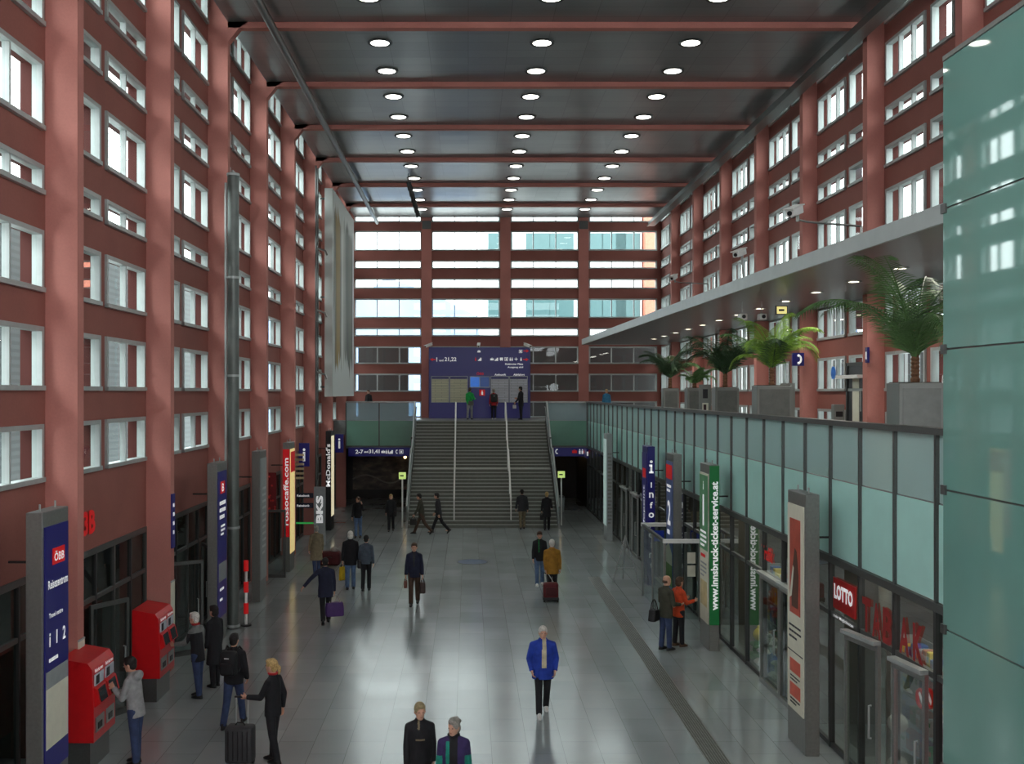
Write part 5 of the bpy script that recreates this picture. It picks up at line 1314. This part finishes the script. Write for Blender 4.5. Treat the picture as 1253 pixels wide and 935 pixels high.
def backpack(label, Mx, s=1.0, col=(20, 20, 24)):
    t = thing('backpack', label, 'backpack'); t.matrix_world = Mx @ Matrix.Translation((0, -.245, 1.0))
    m = pm('backpack_%d' % col[0], col, .7, 0, .15, 12, .3)
    MB().bbox(-.16*s, .16*s, -.1, .1, 0, .46, .07, 3).build('main_pocket', m, t, True); MB().bbox(-.12*s, .12*s, -.15, -.08, .04, .26, .03, 2).build('front_pocket', m, t, True)
    for sd in (-1, 1): MB().tube([(sd*.1, .08, .42), (sd*.12, .22, .5), (sd*.12, .37, .4), (sd*.14, .36, .15), (sd*.15, .1, .05)], .018, 6).build('strap', BLACK, t, True)
    MB().box(-.05, .04, -.107, -.1, .33, .35).build('reflective_tab', pm('reflective', (220, 220, 220), .4), t)
    return t
backpack('black backpack worn by the person walking away in jeans', M_)
t, hs, M_, T_ = person('elderly person with white hair and red scarf using the far ticket machine', -5.45, 20.6, 0, 72, 1.70, ((3, 2), (-4, 4)), arms=((-2, 8, 12), (30, 6, 50, 8)), lean=5, top='grey', coat=.76, trousers='jeans', hair=('white', 'short'), second='black', collar='red', fn=lambda p, n: 1 if p.x < .05 and p.y < .12 and p.z < 1.36 else 0)
t, hs, M_, T_ = person('person in a long dark coat with a beige tote beside the far ticket machine', -5.3, 21.35, 0, 60, 1.68, ((2, 2), (-2, 2)), arms=((2, 7, 6), (4, 8, 12)), top='black', coat=.5, trousers='black', hair=('black', 'bob'))
handbag('tote_bag', 'beige woven tote bag hanging from the dark coat person', 'bag', hs[0], .34, .16, .38, (142, 122, 92), .14, .9)
person('person in a grey hooded jacket using the near ticket machine', -5.5, 16.9, 0, 78, 1.76, ((3, 2), (-3, 2)), arms=((22, 8, 62, 10), (16, 8, 110, 26)), lean=6, top='lgrey', coat=.79, trousers='jeans', hair=('black', 'short'), hood=True, head=(0, 10))
# upper level, reading the board
t, hs, M_, T_ = person('person in a bright green jacket reading the blue board', .08, 56.2, L, -20, 1.74, ((6, 2), (-6, 4)), arms=((22, 8, 70, 12), (10, 8, 30)), top='green', coat=.86, trousers='lgrey', hair=('brown', 'short'))
p = M_ @ Vector((.12, -.12, 1.0)); handbag('shoulder_bag', 'grey bag at the hip of the green jacket person', 'bag', (p.x, p.y - .1, p.z + .12), .3, .14, .24, (96, 96, 90), .1)
t, hs, M_, T_ = person('person with a dark backpack standing before the middle of the blue board', 1.4, 56.3, L, 4, 1.68, ((3, 2), (-3, 2)), arms=((4, 8, 20), (4, 8, 20)), top='red', trousers='black', hair=('grey', 'short'), shoes='white')
backpack('dark backpack worn by the person before the middle of the board', M_, 1.25, (40, 42, 42))
t, hs, M_, T_ = person('person in black standing sideways at the right of the blue board', 2.88, 55.9, L, 60, 1.80, ((3, 2), (-3, 2)), arms=((14, 8, 76, 10), (10, 8, 30)), top='black', coat=.72, trousers='black', hair=('black', 'short'))
handbag('plastic_bag', 'small white bag held by the person in black at the board', 'bag', hs[1], .2, .1, .2, (216, 216, 212), .06)
person('person in dark clothes half hidden behind the left glass parapet', -5.58, 57.2, L, 150, 1.62, top='black', trousers='black', hair=('brown', 'short'))
person('person in a blue jacket leaning behind the right glass parapet', 7.65, 56.5, L, 170, 1.66, top='aqua', trousers='jeans', hair=('blond', 'bob'), lean=6)

# ---- make every pending surface real in one pass
bpy.context.view_layer.update()
dg = bpy.context.evaluated_depsgraph_get()
for o, mats, fn in PEND:
    ev = o.evaluated_get(dg)
    me = bpy.data.meshes.new_from_object(ev, depsgraph=dg)
    me.name = o.name.split('.')[0]
    me.materials.clear()
    for m in mats: me.materials.append(m)
    me.polygons.foreach_set('use_smooth', [True]*len(me.polygons))
    idx = [0]*len(me.polygons)
    if fn:
        for i, p in enumerate(me.polygons): idx[i] = min(fn(p.center, p.normal), len(mats) - 1)
    me.polygons.foreach_set('material_index', idx)
    o.modifiers.clear(); o.data = me
